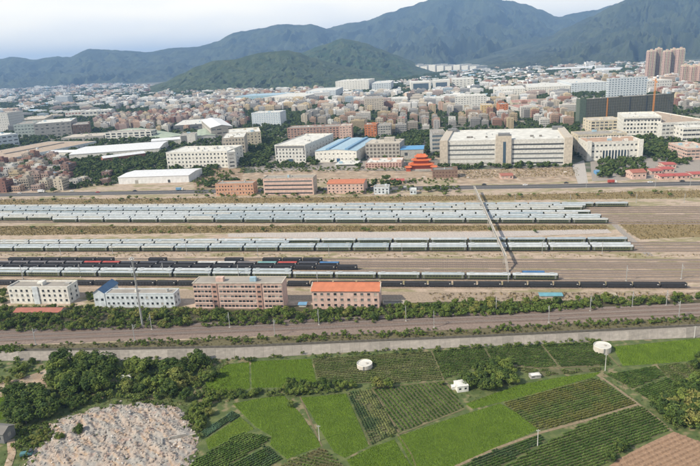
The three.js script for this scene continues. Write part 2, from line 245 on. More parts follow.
// ---------------------------------------------------------------- mountains
const headX = -Math.sin(camera.rotation.y), headZ = -Math.cos(camera.rotation.y);
function ridgeAt(u, v, D) { const d = V3((u - 350) / 600, -(v - 233) / 600, -1).transformDirection(camM); const t = D / (d.x * headX + d.z * headZ); return V3(d.x * t, EYE.y + d.y * t, d.z * t); }
function range(name, px, D, front, nu, ns, amp, scale, tones) {
  const pos = [], c = [], idx = [], u0 = px[0][0], u1 = px[px.length - 1][0], back = Math.ceil(ns * 0.12);
  for (let i = 0; i <= nu; i++) {
    const u = lerp(u0, u1, i / nu); let k = 0; while (k < px.length - 2 && px[k + 1][0] < u) k++;
    const t = clamp((u - px[k][0]) / (px[k + 1][0] - px[k][0])), tt = lerp(t, t * t * (3 - 2 * t), 0.5), v = lerp(px[k][1], px[k + 1][1], tt);
    const R = ridgeAt(u, v, D), len = Math.hypot(R.x, R.z), ux = R.x / len, uz = R.z / len, hr = Math.max(R.y, 2);
    for (let j = -back; j <= ns; j++) {
      const s = j / ns, dist = len - s * front; let x = ux * dist, z = uz * dist;
      const wx = x / scale, wz = z / scale, wob = fbm(wx * 0.7 + 3, wz * 0.7, 3);
      const spur = ridged((u - u0) * len / 600 / scale * 1.3 + wob * 0.9 + 11, s * front / scale * 0.35 + wob * 0.5, 5) - 0.55;
      let pr = s < 0 ? 1 + s * 2.5 : Math.pow(1 - s, 1.25) * (1 - 0.25 * Math.sin(s * Math.PI));
      const edge = sm(0, 0.16, s) * sm(0, 0.12, 1 - s);
      let h = hr * pr + spur * amp * Math.min(1, hr / (amp * 2.2)) * edge + fbm(x / scale * 6, z / scale * 6, 4) * amp * 0.055 * (0.9 + edge) * Math.min(1, hr / (amp * 2)) * (s > 0.97 ? 0 : 1);
      if (s > 0.999) h = -6;
      pos.push(x, h, z);
      const q = fbm(x / scale * 2.2 + 20, z / scale * 2.2, 4), f = 0.8 + 0.55 * fbm(x / scale * 22, z / scale * 22, 3), m = mix3(tones[0], tones[1], sm(-0.3, 0.4, q)); c.push(m[0] * f, m[1] * f, m[2] * f);
    }
  }
  const S = ns + back + 1;
  for (let i = 0; i < nu; i++) for (let j = 0; j < S - 1; j++) { const a = i * S + j, b = a + S; idx.push(a, a + 1, b, b, a + 1, b + 1); }
  const g = new THREE.BufferGeometry(); g.setAttribute('position', new THREE.Float32BufferAttribute(pos, 3)); g.setAttribute('color', new THREE.Float32BufferAttribute(c, 3)); g.setIndex(idx); g.computeVertexNormals();
  const m = struct(name, g, M(0xffffff, 1, { vertexColors: true, side: THREE.DoubleSide })); return m;
}
const FOREST = [[0.022, 0.036, 0.02], [0.05, 0.066, 0.03]];
range('far_mountain_range', [[-60, 66], [0, 59], [13, 56.5], [34, 59.5], [55, 56.5], [70, 57], [89, 48.7], [111, 50], [148, 52], [175, 47.7], [197, 47], [215, 42], [235, 32.5], [258, 28.5], [282, 24], [299, 25], [312, 24], [328, 29], [345, 33], [400, 45], [450, 60]], 8600, 2600, 420, 110, 260, 900, FOREST);
range('peak_mountain', [[300, 45], [328, 28], [346, 23.5], [366, 21], [386, 13], [410, 6], [426, 0.7], [445, -6], [460, -9], [480, -7], [506, 0], [522, 3.3], [539, 9], [559, 17], [575, 13], [595, 10], [611, 5], [640, -6], [700, -14], [760, -20]], 9200, 3600, 420, 130, 460, 1200, FOREST);
range('right_mountain', [[425, 68], [450, 64], [475, 57], [500, 50], [530, 43], [550, 36], [565, 28], [590, 17], [612, 6], [626, -1], [650, -10], [700, -17], [780, -26]], 6300, 2500, 400, 130, 330, 800, FOREST);
range('wooded_hill', [[225, 76], [250, 66], [275, 58], [302, 52.5], [322, 45], [342, 38.5], [352, 40], [365, 43], [380, 49], [395, 54.5], [408, 59.5], [422, 66], [440, 72]], 4700, 1300, 360, 120, 80, 330, [[0.022, 0.052, 0.02], [0.05, 0.075, 0.028]]);
range('low_wooded_hill', [[150, 86], [165, 82], [181, 74], [198, 66], [215, 60.5], [235, 59.5], [247, 56], [258, 53], [272, 51.5], [287, 50.3], [297, 52], [310, 57], [328, 62], [345, 66], [370, 71], [395, 77], [412, 82]], 3750, 800, 380, 120, 42, 230, [[0.028, 0.052, 0.02], [0.055, 0.078, 0.028]]);

// ---------------------------------------------------------------- railway tracks
const sleeperGeo = bx(-0.13, 0.13, 0, 0.2, -1.25, 1.25);
function line2(a, b) { const A = G(...a), B = G(...b), d = V3().subVectors(B, A).normalize(); return { A, B, d, n: V3(-d.z, 0, d.x), ang: Math.atan2(-d.z, d.x), off(k) { const m = { ...this, A: A.clone().addScaledVector(this.n, k), B: B.clone().addScaledVector(this.n, k) }; return m; } }; }
function track(L, x0, x1, bedM, label) { // from x0 to x1 metres along the line's direction, as world x
  const at = x => V3(x, 0, L.A.z + (x - L.A.x) * L.d.z / L.d.x), a = at(x0), b = at(x1), len = a.distanceTo(b), o = thing('railway_track', label, 'railway track', 'railway tracks');
  o.position.copy(a.clone().add(b).multiplyScalar(0.5)); o.rotation.y = L.ang;
  mesh('ballast_bed', profile([[-2.1, 0.02], [2.1, 0.02], [1.6, 0.3], [-1.6, 0.3]], len), bedM, o);
  for (const s of [-1, 1]) mesh('rail', bx(-len / 2, len / 2, 0.4, 0.56, s * 0.75 - 0.045, s * 0.75 + 0.045), MAT.rail, o);
  const it = []; for (let x = -len / 2 + 0.4; x < len / 2; x += 0.62) it.push([x, 0.2, 0, 1, 1, 0]);
  scatter('sleeper', sleeperGeo, MAT.sleeper, it, '', '', o); return o;
}
const UP1 = line2([5, 222.4], [575, 223.6]), MID1 = line2([5, 251.6], [630, 251.2]), LOW1 = line2([40, 276.5], [557, 280.2]), BLK = line2([50, 285.2], [685, 288.2]);
const upRows = [0, 1, 2, 3, 4, 5, 6, 7, 8].map(k => UP1.off(-6.1 * k - (k > 4 ? 2.4 : 0)));
upRows.forEach((L, k) => track(L, -560, 330, MAT.ballast, `track under the ${ord(k + 1)} row of upper yard carriages, counted from the near side`));
const midRows = [0, 5.2, 11.4, 17.2].map(k => MID1.off(-k));
midRows.forEach((L, k) => track(L, -480, 290, MAT.ballast, `track under the ${ord(k + 1)} row of middle yard carriages, counted from the near side`));
const lowBack = LOW1.off(-5.6), cargoA2 = LOW1.off(-15.5), cargoA1 = LOW1.off(-21.5), cargoB = LOW1.off(-30);
[[BLK, 'carrying the long black coal train'], [LOW1, 'under the nearer green passenger train'], [lowBack, 'under the farther passenger train of the lower yard'], [LOW1.off(-10.6), 'empty, just behind the two lower passenger trains'], [cargoA2, 'under the nearest dark freight row on the left'], [cargoA1, 'under the freight row with the red wagon'], [LOW1.off(-25.6), 'empty, between two dark freight rows'], [cargoB, 'under the short dark freight cuts farthest back'], [LOW1.off(-36), 'empty, in front of the middle yard']].forEach(([L, t]) => track(L, -420, 270, MAT.ballast, 'lower yard track ' + t));
const MAIN = line2([0, 340.5], [700, 313]);
[0, 5, 10].forEach((k, i) => track(MAIN.off(-k), -330, 240, MAT.ballastDark, `${['nearest', 'middle', 'farthest'][i]} main line track running past the fields`));
{ // dark ballast of the main line, and dry grass strips
  const mainPoly = [[-20, 346], [235, 337], [350, 334.5], [470, 329], [720, 315.5], [720, 304], [470, 316], [350, 321.5], [235, 326], [-20, 330]];
  struct('main_line_ballast', poly(mainPoly, 0.056), M([0.31, 0.245, 0.205], 0.95, { map: T.gravel }));
}

// ---------------------------------------------------------------- rolling stock
const bogieGeo = merge([bc(0, 0.62, 0.95, 3.0, 0.35, 0.18), bc(0, 0.62, -0.95, 3.0, 0.35, 0.18), bc(0, 0.7, 0, 0.5, 0.3, 2.2), ...[-1.15, 1.15].flatMap(x => [-0.78, 0.78].map(z => { const g = plain(new THREE.CylinderGeometry(0.45, 0.45, 0.14, 10)); g.rotateX(Math.PI / 2); g.translate(x, 0.46, z); return g; }))]);
const sideP = [[-1.5, 0.95], [1.5, 0.95], [1.55, 1.3], [1.55, 3.35], [1.45, 3.62], [-1.45, 3.62], [-1.55, 3.35], [-1.55, 1.3]];
const roofP = [[-1.565, 3.38], [-1.46, 3.66], [-1.15, 3.98], [-0.65, 4.24], [0, 4.34], [0.65, 4.24], [1.15, 3.98], [1.46, 3.66], [1.565, 3.38], [1.4, 3.5], [0, 3.7], [-1.4, 3.5]];
const cG = {
  body: profile(sideP, 25.1), roof: profile(roofP, 25.3), under: merge([bc(0, 0.75, 0, 9, 0.5, 2.4), bc(0, 0.9, 0, 24.6, 0.16, 2.2)]),
  window: merge([-1, 1].flatMap(s => Array.from({ length: 11 }, (_, i) => bc(-9 + i * 1.8, 2.55, s * 1.552, 1.15, 0.85, 0.03)))), stripe: merge([-1, 1].flatMap(s => [bc(0, 1.85, s * 1.552, 25.05, 0.1, 0.025), bc(0, 3.2, s * 1.552, 25.05, 0.08, 0.025)])),
  door: bc(0, 2.3, 0, 0.8, 2.0, 0.03), gang: bc(0, 2.3, 0, 0.75, 2.3, 1.5), ac: merge([bc(0, 4.34, 0, 2.6, 0.26, 1.7), bc(0, 4.48, 0, 1.0, 0.06, 1.0)]), vent: cyl(0, 0, 4.2, 4.6, 0.22, 0.22, 8),
};
const carGreen = M([0.04, 0.062, 0.038], 0.5, { map: T.panel }), carOlive = M([0.062, 0.08, 0.042], 0.55, { map: T.panel }), carStripe = M([0.34, 0.29, 0.11], 0.6), rubber = M([0.03, 0.03, 0.03], 0.9);
const carRoofs = [[0.35, 0.40, 0.43], [0.41, 0.455, 0.48], [0.30, 0.36, 0.40], [0.46, 0.495, 0.515], [0.42, 0.43, 0.41]].map(c => M(c, 0.78, { map: T.panel }));
const rimRoof = M([0.4, 0.43, 0.44], 0.6, { map: T.panel });
function makeCarriage(roof, body) {
  const o = new THREE.Group(); o.name = 'passenger_carriage';
  mesh('body', cG.body, body, o); mesh('roof', cG.roof, roof, o); mesh('window', cG.window, MAT.glass, o, 1); mesh('stripe', cG.stripe, carStripe, o, 1); mesh('underframe', cG.under, MAT.dark, o);
  for (const s of [-1, 1]) { mesh('bogie', bogieGeo, MAT.dark, o).position.x = s * 9; mesh('gangway', cG.gang, rubber, o).position.x = s * 12.85; mesh('air_conditioner', cG.ac, rimRoof, o).position.x = s * 9.6; for (const z of [-1, 1]) { const d = mesh('door', cG.door, MAT.darkgrey, o); d.position.set(s * 11.4, 0, z * 1.553); } }
  return o;
}
const carriages = [carGreen, carOlive].flatMap(b => carRoofs.map(r => makeCarriage(r, b)));
const rC = rng(41);
const ROOFWORD = ['silver', 'pale', 'bluish', 'whitish', 'beige'];
function trainRow(L, uRight, uLeft, phrase, olive, group, jitter = 0) { // carriages coupled along a line, from its right end
  const e = G(uRight, P(L.B.x, 0.4, L.B.z)[1]); let t = (e.x - L.A.x) / L.d.x - 12.8 - jitter, n = 0; let kind = Math.floor(rC() * 5);
  for (;;) {
    const p = L.A.clone().addScaledVector(L.d, t), q = P(p.x, 0.5, p.z); if (q[0] < uLeft || q[0] < -22) break;
    n++; if (rC() < 0.3) kind = Math.floor(rC() * 5); const ol = olive ? (rC() < 0.7 ? 5 : 0) : (rC() < 0.2 ? 5 : 0);
    const c = carriages[kind + ol].clone(); c.name = numbered('passenger_carriage'); scene.add(c); c.position.set(p.x, 0.12, p.z); c.rotation.y = L.ang;
    tag(c, `green carriage with ${ROOFWORD[kind]} roof, ${ord(n)} from right in ${phrase}`, 'train carriage', group); t -= 26.6;
  }
}
const upRight = [607, 606, 604, 596, 600, 588, 596, 590, 627], upLeft = [66, -22, -22, -22, -22, -22, -22, -22, -22], nth = ['nearest', 'second', 'third', 'fourth', 'fifth', 'sixth', 'seventh', 'eighth', 'farthest'];
upRows.forEach((L, k) => trainRow(L, upRight[k], upLeft[k], `the ${nth[k]} upper yard row`, false, 'carriages parked in the upper yard', [0, 5, 3, 14, 8, 19, 11, 4, 0][k]));
midRows.forEach((L, k) => trainRow(L, [632, 631, 300, 629][k], -22, `the ${['nearest', 'second', 'third', 'farthest'][k]} middle yard row`, k === 0, 'carriages parked in the middle yard', [0, 1, 7, 2][k]));
trainRow(LOW1, 557, -22, 'the nearer lower yard train', true, 'carriages in the lower yard');
trainRow(lowBack, 299, -22, 'the farther lower yard train', false, 'carriages in the lower yard', 5);

const coalGeo = (() => { const nx = 26, nz = 6, g = new THREE.PlaneGeometry(12.5, 2.75, nx, nz); g.rotateX(-Math.PI / 2); const p = g.attributes.position; for (let i = 0; i < p.count; i++) { const x = p.getX(i), z = p.getZ(i); p.setY(i, 2.75 + 0.22 * (1 - Math.pow(z / 1.38, 2)) + 0.12 * fbm(x * 0.9, z * 1.3, 3)); } g.computeVertexNormals(); return g; })();
const gonBody = merge([bc(0, 1.95, 1.48, 12.9, 2.0, 0.08), bc(0, 1.95, -1.48, 12.9, 2.0, 0.08), bc(6.42, 1.95, 0, 0.08, 2.0, 2.88), bc(-6.42, 1.95, 0, 0.08, 2.0, 2.88), bc(0, 1.05, 0, 13.2, 0.24, 2.8)]);
const gonRim = merge([bc(0, 3.0, 1.5, 13.0, 0.12, 0.18), bc(0, 3.0, -1.5, 13.0, 0.12, 0.18), bc(6.45, 3.0, 0, 0.16, 0.12, 2.82), bc(-6.45, 3.0, 0, 0.16, 0.12, 2.82)]);
const gonRib = bc(0, 1.95, 0, 0.14, 1.95, 0.12), coupler = merge([bc(6.85, 0.95, 0, 0.7, 0.25, 0.3), bc(-6.85, 0.95, 0, 0.7, 0.25, 0.3)]);
const tarpGeo = profile([[-1.5, 2.9], [1.5, 2.9], [1.3, 3.25], [0.6, 3.5], [0, 3.55], [-0.6, 3.5], [-1.3, 3.25]], 12.6);
const coalM = M([0.018, 0.018, 0.02], 0.8), gonM = M([0.028, 0.03, 0.036], 0.6, { map: T.panel }), tarpGrey = M([0.13, 0.125, 0.14], 0.7, { map: T.grime }), tarpDark = M([0.05, 0.055, 0.075], 0.7, { map: T.grime }), tarpRed = M([0.42, 0.06, 0.05], 0.7, { map: T.grime }), tarpBlue = M([0.05, 0.16, 0.36], 0.7, { map: T.grime }), tarpTeal = M([0.16, 0.34, 0.36], 0.7, { map: T.grime }), tarpWhite = M([0.5, 0.52, 0.54], 0.7, { map: T.grime });
function makeWagon(load) {
  const o = new THREE.Group(); o.name = 'open_wagon';
  mesh('body', gonBody, gonM, o); mesh('rim', gonRim, gonM, o);
  for (const z of [-1, 1]) for (let k = 0; k < 7; k++) mesh('rib', gonRib, gonM, o).position.set(-6 + k * 2, 0, z * 1.58);
  if (load === 'coal') mesh('coal_load', coalGeo, coalM, o); else mesh('tarpaulin', tarpGeo, load, o);
  mesh('coupler', coupler, MAT.dark, o, 1); for (const s of [-1, 1]) mesh('bogie', bogieGeo, MAT.dark, o).position.x = s * 4.4;
  mesh('lettering_panel', bc(5.7, 2.5, 1.535, 0.9, 0.35, 0.03), MAT.paint, o);
  return o;
}
const wagons = { coal: makeWagon('coal'), grey: makeWagon(tarpGrey), dark: makeWagon(tarpDark), red: makeWagon(tarpRed), blue: makeWagon(tarpBlue), teal: makeWagon(tarpTeal), white: makeWagon(tarpWhite) };
const LOADWORD = { coal: 'heaped with coal', grey: 'under a grey cover', dark: 'under a dark cover', red: 'under a red cover', blue: 'under a blue cover', teal: 'under a teal cover', white: 'under a pale cover' };
function wagonRow(L, uRight, uLeft, phrase, loads, group) {
  const e = G(uRight, P(L.B.x, 0.4, L.B.z)[1]); let t = (e.x - L.A.x) / L.d.x - 7, n = 0;
  for (;;) {
    const p = L.A.clone().addScaledVector(L.d, t), q = P(p.x, 0.5, p.z); if (q[0] < uLeft || q[0] < -14) break;
    n++; const k = typeof loads === 'string' ? loads : loads[(n - 1) % loads.length], c = wagons[k].clone(); c.name = numbered('open_wagon'); scene.add(c); c.position.set(p.x, 0.12, p.z); c.rotation.y = L.ang;
    tag(c, `black wagon ${LOADWORD[k]}, ${ord(n)} from right in ${phrase}`, 'freight wagon', group); t -= 14.1;
  }
}
wagonRow(BLK, 686, -14, 'the long coal train', 'coal', 'wagons of the long coal train');
wagonRow(cargoA2, 358, -14, 'the nearest dark freight row', ['coal'], 'wagons of the dark freight rows');
wagonRow(cargoA1, 340, -14, 'the mixed freight row', ['blue', 'dark', 'red', 'teal', 'grey', 'white', 'white', 'dark', 'dark', 'dark', 'dark', 'red', 'red', 'grey', 'grey', 'grey', 'grey', 'grey'], 'wagons of the dark freight rows');
wagonRow(cargoB, 323, 260, 'the right back freight cut', 'coal', 'wagons of the dark freight rows');
wagonRow(cargoB, 244, 222, 'the middle back freight cut', 'coal', 'wagons of the dark freight rows');
wagonRow(cargoB, 167, 147, 'the lone back freight cut', 'coal', 'wagons of the dark freight rows');
wagonRow(cargoB, 114, 2, 'the left back freight cut', 'coal', 'wagons of the dark freight rows');
wagonRow(lowBack, 545, 515, 'the cut behind the green train', ['blue'], 'blue covered wagons');

// ---------------------------------------------------------------- buildings
const footprints = [];   // kept clear of scattered houses and trees: [x, z, radius]
function holesWall(W, H, wins, t = 0.28) {
  const s = new THREE.Shape([[-W / 2, 0], [W / 2, 0], [W / 2, H], [-W / 2, H]].map(([x, y]) => new THREE.Vector2(x, y)));
  for (const [x, y, w, h] of wins) s.holes.push(new THREE.Path([[x - w / 2, y - h / 2], [x - w / 2, y + h / 2], [x + w / 2, y + h / 2], [x + w / 2, y - h / 2]].map(([a, b]) => new THREE.Vector2(a, b))));
  const g = plain(new THREE.ExtrudeGeometry(s, { depth: t, bevelEnabled: false })); g.translate(0, 0, -t);
  const uv = g.attributes.uv, p = g.attributes.position; for (let i = 0; i < uv.count; i++) uv.setXY(i, (p.getX(i) + p.getZ(i)) * UV, p.getY(i) * UV);
  return g;
}
function grid(W, H, rows, cols, o = {}) { // window centres on a wall
  const { ww = 1.6, wh = 1.5, x0 = -W / 2, x1 = W / 2, y0 = 0.6, top = 0.6, skip, yoff = 0.15 } = o, out = [], fh = (H - y0 - top) / rows, cw = (x1 - x0) / cols;
  for (let r = 0; r < rows; r++) for (let c = 0; c < cols; c++) { if (skip && skip(r, c)) continue; out.push([x0 + (c + 0.5) * cw, y0 + (r + 0.5) * fh + yoff, Math.min(ww, cw - 0.3), Math.min(wh, fh - 0.6)]); }
  return out;
}
const rW = rng(1357);
function wallFace(o, name, W, H, wins, m4, wallMat, glassMat, each, sills) {
  const g = holesWall(W, H, wins); g.applyMatrix4(m4); mesh(name, g, wallMat, o);
  if (!wins.length) return;
  const tone = () => { const q = rW(); return glassMat !== MAT.glass || q < 0.62 ? glassMat : q < 0.85 ? MAT.glassGrey : MAT.curtain; };
  if (each) for (const [x, y, w, h] of wins) { const p = mesh('window', bc(0, 0, 0, w, h, 0.06), tone(), o); p.applyMatrix4(m4.clone().multiply(new THREE.Matrix4().makeTranslation(x, y, -0.16))); }
  else { const by = new Map(); for (const [x, y, w, h] of wins) { const t = tone(); if (!by.has(t)) by.set(t, []); by.get(t).push(bc(x, y, -0.16, w, h, 0.06)); } for (const [t, l] of by) { const p = merge(l); p.applyMatrix4(m4); mesh('window', p, t, o, 1); } }
  const fr = [];
  for (const [x, y, w, h] of wins) { const k = Math.max(1, Math.round(w / 1.3)); for (let i = 1; i < k; i++) fr.push(bc(x - w / 2 + w * i / k, y, -0.1, 0.08, h, 0.06)); if (sills) fr.push(bc(x, y - h / 2 - 0.06, 0.08, w + 0.3, 0.12, 0.22)); }
  if (fr.length) { const f = merge(fr); f.applyMatrix4(m4); mesh(sills ? 'sill' : 'mullion', f, sills || MAT.white2, o, 1); }
}
const TR = (x, y, z, ry = 0) => new THREE.Matrix4().makeTranslation(x, y, z).multiply(new THREE.Matrix4().makeRotationY(ry));
function gableRoof(o, W, D, H, rise, over, mat, axis = 'x', wallMat) {
  const w = W / 2 + over, d = D / 2 + over, e = axis === 'x' ? rise * over / (D / 2) : rise * over / (W / 2), t = 0.14;
  const q = axis === 'x'
    ? [[V3(-w, H - e, d), V3(w, H - e, d), V3(w, H + rise, 0), V3(-w, H + rise, 0)], [V3(w, H - e, -d), V3(-w, H - e, -d), V3(-w, H + rise, 0), V3(w, H + rise, 0)]]
    : [[V3(-w, H - e, -d), V3(-w, H - e, d), V3(0, H + rise, d), V3(0, H + rise, -d)], [V3(w, H - e, d), V3(w, H - e, -d), V3(0, H + rise, -d), V3(0, H + rise, d)]];
  const up = q.map(k => k.map(p => p.clone().add(V3(0, t, 0)))), quads = [];
  up.forEach((k, i) => { const b = q[i]; quads.push(k, [b[3], b[2], b[1], b[0]], [b[0], b[1], k[1], k[0]], [b[1], b[2], k[2], k[1]], [b[3], b[0], k[0], k[3]]); });
  const r = mesh('roof', quadGeo(quads), mat, o);
  if (wallMat) { const tri = axis === 'x' ? [[-W / 2, 1], [W / 2, -1]].map(([x, s]) => s > 0 ? [V3(x, H, -D / 2), V3(x, H, D / 2), V3(x, H + rise, 0), V3(x, H + rise, 0)] : [V3(x, H, D / 2), V3(x, H, -D / 2), V3(x, H + rise, 0), V3(x, H + rise, 0)]) : [[V3(-W / 2, H, D / 2), V3(W / 2, H, D / 2), V3(0, H + rise, D / 2), V3(0, H + rise, D / 2)], [V3(W / 2, H, -D / 2), V3(-W / 2, H, -D / 2), V3(0, H + rise, -D / 2), V3(0, H + rise, -D / 2)]]; mesh('gable', quadGeo(tri), wallMat, o, 1); }
  return r;
}
function flatRoof(o, W, D, H, roofMat, wallMat, s = {}) {
  const p = s.parapet ?? 0.8, t = 0.3, ov = s.over ?? 0.12;
  mesh('roof', bx(-W / 2 + t, W / 2 - t, H - 0.2, H + 0.06, -D / 2 + t, D / 2 - t), roofMat, o);
  mesh('parapet', merge([bx(-W / 2 - ov, W / 2 + ov, H, H + p, D / 2 - t, D / 2 + ov), bx(-W / 2 - ov, W / 2 + ov, H, H + p, -D / 2 - ov, -D / 2 + t), bx(-W / 2 - ov, -W / 2 + t, H, H + p, -D / 2 + t, D / 2 - t), bx(W / 2 - t, W / 2 + ov, H, H + p, -D / 2 + t, D / 2 - t)]), s.trim || wallMat, o);
  const many = Math.min(9, Math.floor(W * D / 160)); for (let k = 0; k < many; k++) { const x = (rW() - 0.5) * (W - 5), z = (rW() - 0.5) * (D - 4), q = rW(), w = 1 + rW() * 2.2; if (q < 0.3) mesh('water_tank', cyl(x, z, H + 0.06, H + 1.9, 0.8, 0.8, 10), MAT.galv, o); else if (q < 0.7) mesh('roof_unit', bx(x, x + w, H + 0.06, H + 0.9 + q, z, z + w * 0.8), q < 0.5 ? MAT.grey : MAT.white2, o); else mesh('roof_shed', bx(x, x + w * 1.8, H + 0.06, H + 2.4, z, z + w * 1.2), q < 0.95 ? wallMat : MAT.tBlueLight, o); }
  for (const [x, z, w, d, h] of s.huts || []) { const hut = mesh('roof_hut', bx(x - w / 2, x + w / 2, H + 0.06, H + h, z - d / 2, z + d / 2), wallMat, o); mesh('hut_roof', bx(x - w / 2 - 0.2, x + w / 2 + 0.2, H + h, H + h + 0.2, z - d / 2 - 0.2, z + d / 2 + 0.2), roofMat, hut); }
}
function frame(fp, vt, vb) { // front edge on the ground, top of the front wall, back edge of the roof -> size in metres
  const A = G(fp[0], fp[1]), B = G(fp[2], fp[3]), mid = A.clone().add(B).multiplyScalar(0.5), d = V3().subVectors(B, A), W = d.length(); d.normalize();
  const n = V3(-d.z, 0, d.x), H = heightTo(mid, vt); let a = 2, b = 260; for (let i = 0; i < 40; i++) { const m = (a + b) / 2; (P(mid.x - n.x * m, H, mid.z - n.z * m)[1] > vb) ? a = m : b = m; } const D = (a + b) / 2;
  return { W, H, D, c: mid.addScaledVector(n, -D / 2), ang: Math.atan2(-d.z, d.x) };
}
function building(name, label, category, fp, vt, vb, s = {}) {
  const f = frame(fp, vt, vb); if (s.D) { const n = V3(Math.sin(f.ang), 0, Math.cos(f.ang)); f.c.addScaledVector(n, (f.D - s.D) / 2); f.D = s.D; } if (s.H) f.H = s.H;
  const { W, D } = f, rise = s.rise || 0, H = s.roofType === 'gable' ? f.H : f.H - (s.parapet ?? 0.8), o = thing(name, label, category, s.group);
  o.position.copy(f.c); o.rotation.y = f.ang; footprints.push([f.c.x, f.c.z, Math.hypot(W, D) / 2, W / 2 + 4, D / 2 + 4, f.ang]);
  const wm = s.wall || MAT.white, gm = s.glass || MAT.glass, t = 0.28;
  mesh('wall_core', bx(-W / 2 + t, W / 2 - t, 0, H - 0.21, -D / 2, D / 2 - t), wm, o);
  const fw = typeof s.front === 'function' ? s.front(W, H, D) : s.rows ? grid(W, H, s.rows, s.cols, s) : [];
  wallFace(o, 'front_wall', W, H, fw, TR(0, 0, D / 2), s.frontMat || wm, gm, s.each, s.sills);
  const sc = s.side ?? (s.rows ? Math.max(1, Math.round(D / W * s.cols)) : 0), sw = s.rows && sc ? grid(D - t, H, s.rows, sc, { ...s, x0: undefined, x1: undefined, skip: null }) : [];
  wallFace(o, 'side_wall', D - t, H, sw, TR(W / 2, 0, -t / 2, Math.PI / 2), wm, gm, s.each, s.sills);
  wallFace(o, 'side_wall', D - t, H, sw, TR(-W / 2, 0, -t / 2, -Math.PI / 2), wm, gm, s.each, s.sills);
  if (s.roofType === 'gable') gableRoof(o, W, D, H, rise, s.over ?? 0.5, s.roof, s.axis, wm); else flatRoof(o, W, D, H, s.roof || MAT.rConc, wm, s);
  if (s.extra) s.extra(o, W, H, D);
  return o;
}
// -- the four blocks south of the yards
building('office_block', 'white three-storey block with grey flat roof at the far left, below the coal train', 'building', [11, 303.5, 70.3, 303.8], 286.6, 280.2, { wall: MAT.white, roof: MAT.rConc, rows: 3, cols: 11, ww: 1.5, wh: 1.5, each: true, sills: MAT.white2, side: 2,
  extra(o, W, H, D) { mesh('stair_bay', bx(-W * 0.08, W * 0.01, 0, H + 0.75, D / 2, D / 2 + 0.6), MAT.bluewhite, o); mesh('roof_hut', bx(-2, 1.4, H, H + 2.2, -2.2, 1.8), MAT.white, o); } });
building('annex_hall', 'small white gabled hall with dark blue tin roof beside the two-storey block', 'building', [95.5, 307, 106.5, 307], 293, 284, { wall: MAT.bluewhite, roof: MAT.tBlueDark, roofType: 'gable', rise: 2.4, axis: 'z', D: 16, rows: 1, cols: 2, each: true });
building('office_block', 'white two-storey block with brown flat roof behind the tall light mast', 'building', [107.5, 307.5, 175.6, 307.8], 293.3, 288.3, { wall: MAT.bluewhite, roof: MAT.rConc, rows: 2, cols: 14, ww: 1.4, wh: 1.4, each: true, sills: MAT.white2, side: 2, parapet: 0.5, extra(o, W, H) { mesh('roof_tank', bx(-W * 0.1, -W * 0.1 + 1.6, H, H + 1.2, -1, 0.6), MAT.white, o); } });
building('apartment_block', 'pink five-storey block with brown roof and two stair bays', 'building', [196, 309, 284, 309.5], 282.9, 276.4, { wall: MAT.pink, roof: MAT.rConc, each: true, parapet: 0.3, over: 0.35, rows: 5, cols: 24, ww: 1.75, wh: 1.25, side: 0, y0: 0.4, top: 0.7, trim: MAT.beige, skip: (r, c) => c === 5 || c === 6 || c === 17 || c === 18,
  extra(o, W, H, D) { for (const k of [-0.256, 0.244]) { const b = mesh('stair_bay', bx(W * k - 1.5, W * k + 1.5, 0, H, D / 2, D / 2 + 0.35), MAT.pinkDark, o); for (let r = 0; r < 5; r++) mesh('bay_opening', bc(W * k, 2 + r * (H - 1) / 5, D / 2 + 0.36, 1.9, 1.1, 0.06), MAT.dark, b); }
    for (let r = 0; r < 5; r++) for (const [x0, x1] of [[-0.49, -0.3], [-0.21, 0.2], [0.29, 0.49]]) mesh('balcony_panel', bx(W * x0, W * x1, 0.55 + r * (H - 1.1) / 5, 1.15 + r * (H - 1.1) / 5, D / 2, D / 2 + 0.22), wallM([0.64, 0.51, 0.46]), o); } });
building('dormitory', 'three-storey block with bright orange tiled roof near the middle', 'building', [313, 309, 379.5, 309.5], 290.8, 283, { wall: MAT.pink, roof: MAT.tileOrange, roofType: 'gable', rise: 2.2, D: 13, over: 0.6, each: true, sills: MAT.beige, side: 0, rows: 3, cols: 10, ww: 1.6, wh: 1.4, skip: (r, c) => r === 2 && c === 5,
  extra(o, W, H, D) { mesh('ridge_cap', bx(-W / 2, W / 2, H + 2.25, H + 2.5, -0.25, 0.25), MAT.tileOrange, o); for (const s of [-1, 1]) mesh('verge_wall', quadGeo([[V3(s * (W / 2 + 0.35), H - 0.4, D / 2 + 0.7), V3(s * (W / 2 + 0.9), H - 0.4, D / 2 + 0.7), V3(s * (W / 2 + 0.9), H + 2.6, 0), V3(s * (W / 2 + 0.35), H + 2.6, 0)]]), MAT.beige, o); } });
building('low_store', 'low shed with rusty red roof below the white three-storey block', 'building', [15, 315.5, 60.5, 315.5], 312, 307.5, { wall: MAT.beige, roof: MAT.tileRed, roofType: 'gable', rise: 1.1, rows: 1, cols: 8, ww: 1.2, wh: 1 });
building('small_shed', 'small blue-roofed shed between the pink block and the orange roof', 'building', [299, 307, 306, 307], 304.5, 302, { wall: MAT.white2, roof: MAT.tBlue, roofType: 'gable', rise: 0.6 });
building('small_shed', 'low dark-roofed shed right of the orange-roofed block', 'building', [383, 305, 404, 305], 303, 300, { wall: MAT.beige, roof: MAT.rDark });
building('small_shed', 'teal-roofed shed among trees below the coal train, right of centre', 'building', [540, 297.5, 562, 297.5], 295.6, 292.6, { wall: MAT.white2, roof: MAT.tTeal, roofType: 'gable', rise: 0.6 });
building('small_shed', 'grey concrete-roofed hut at the service track, right side', 'building', [604, 299, 618, 299], 297, 293, { wall: MAT.beige, roof: MAT.rConc });
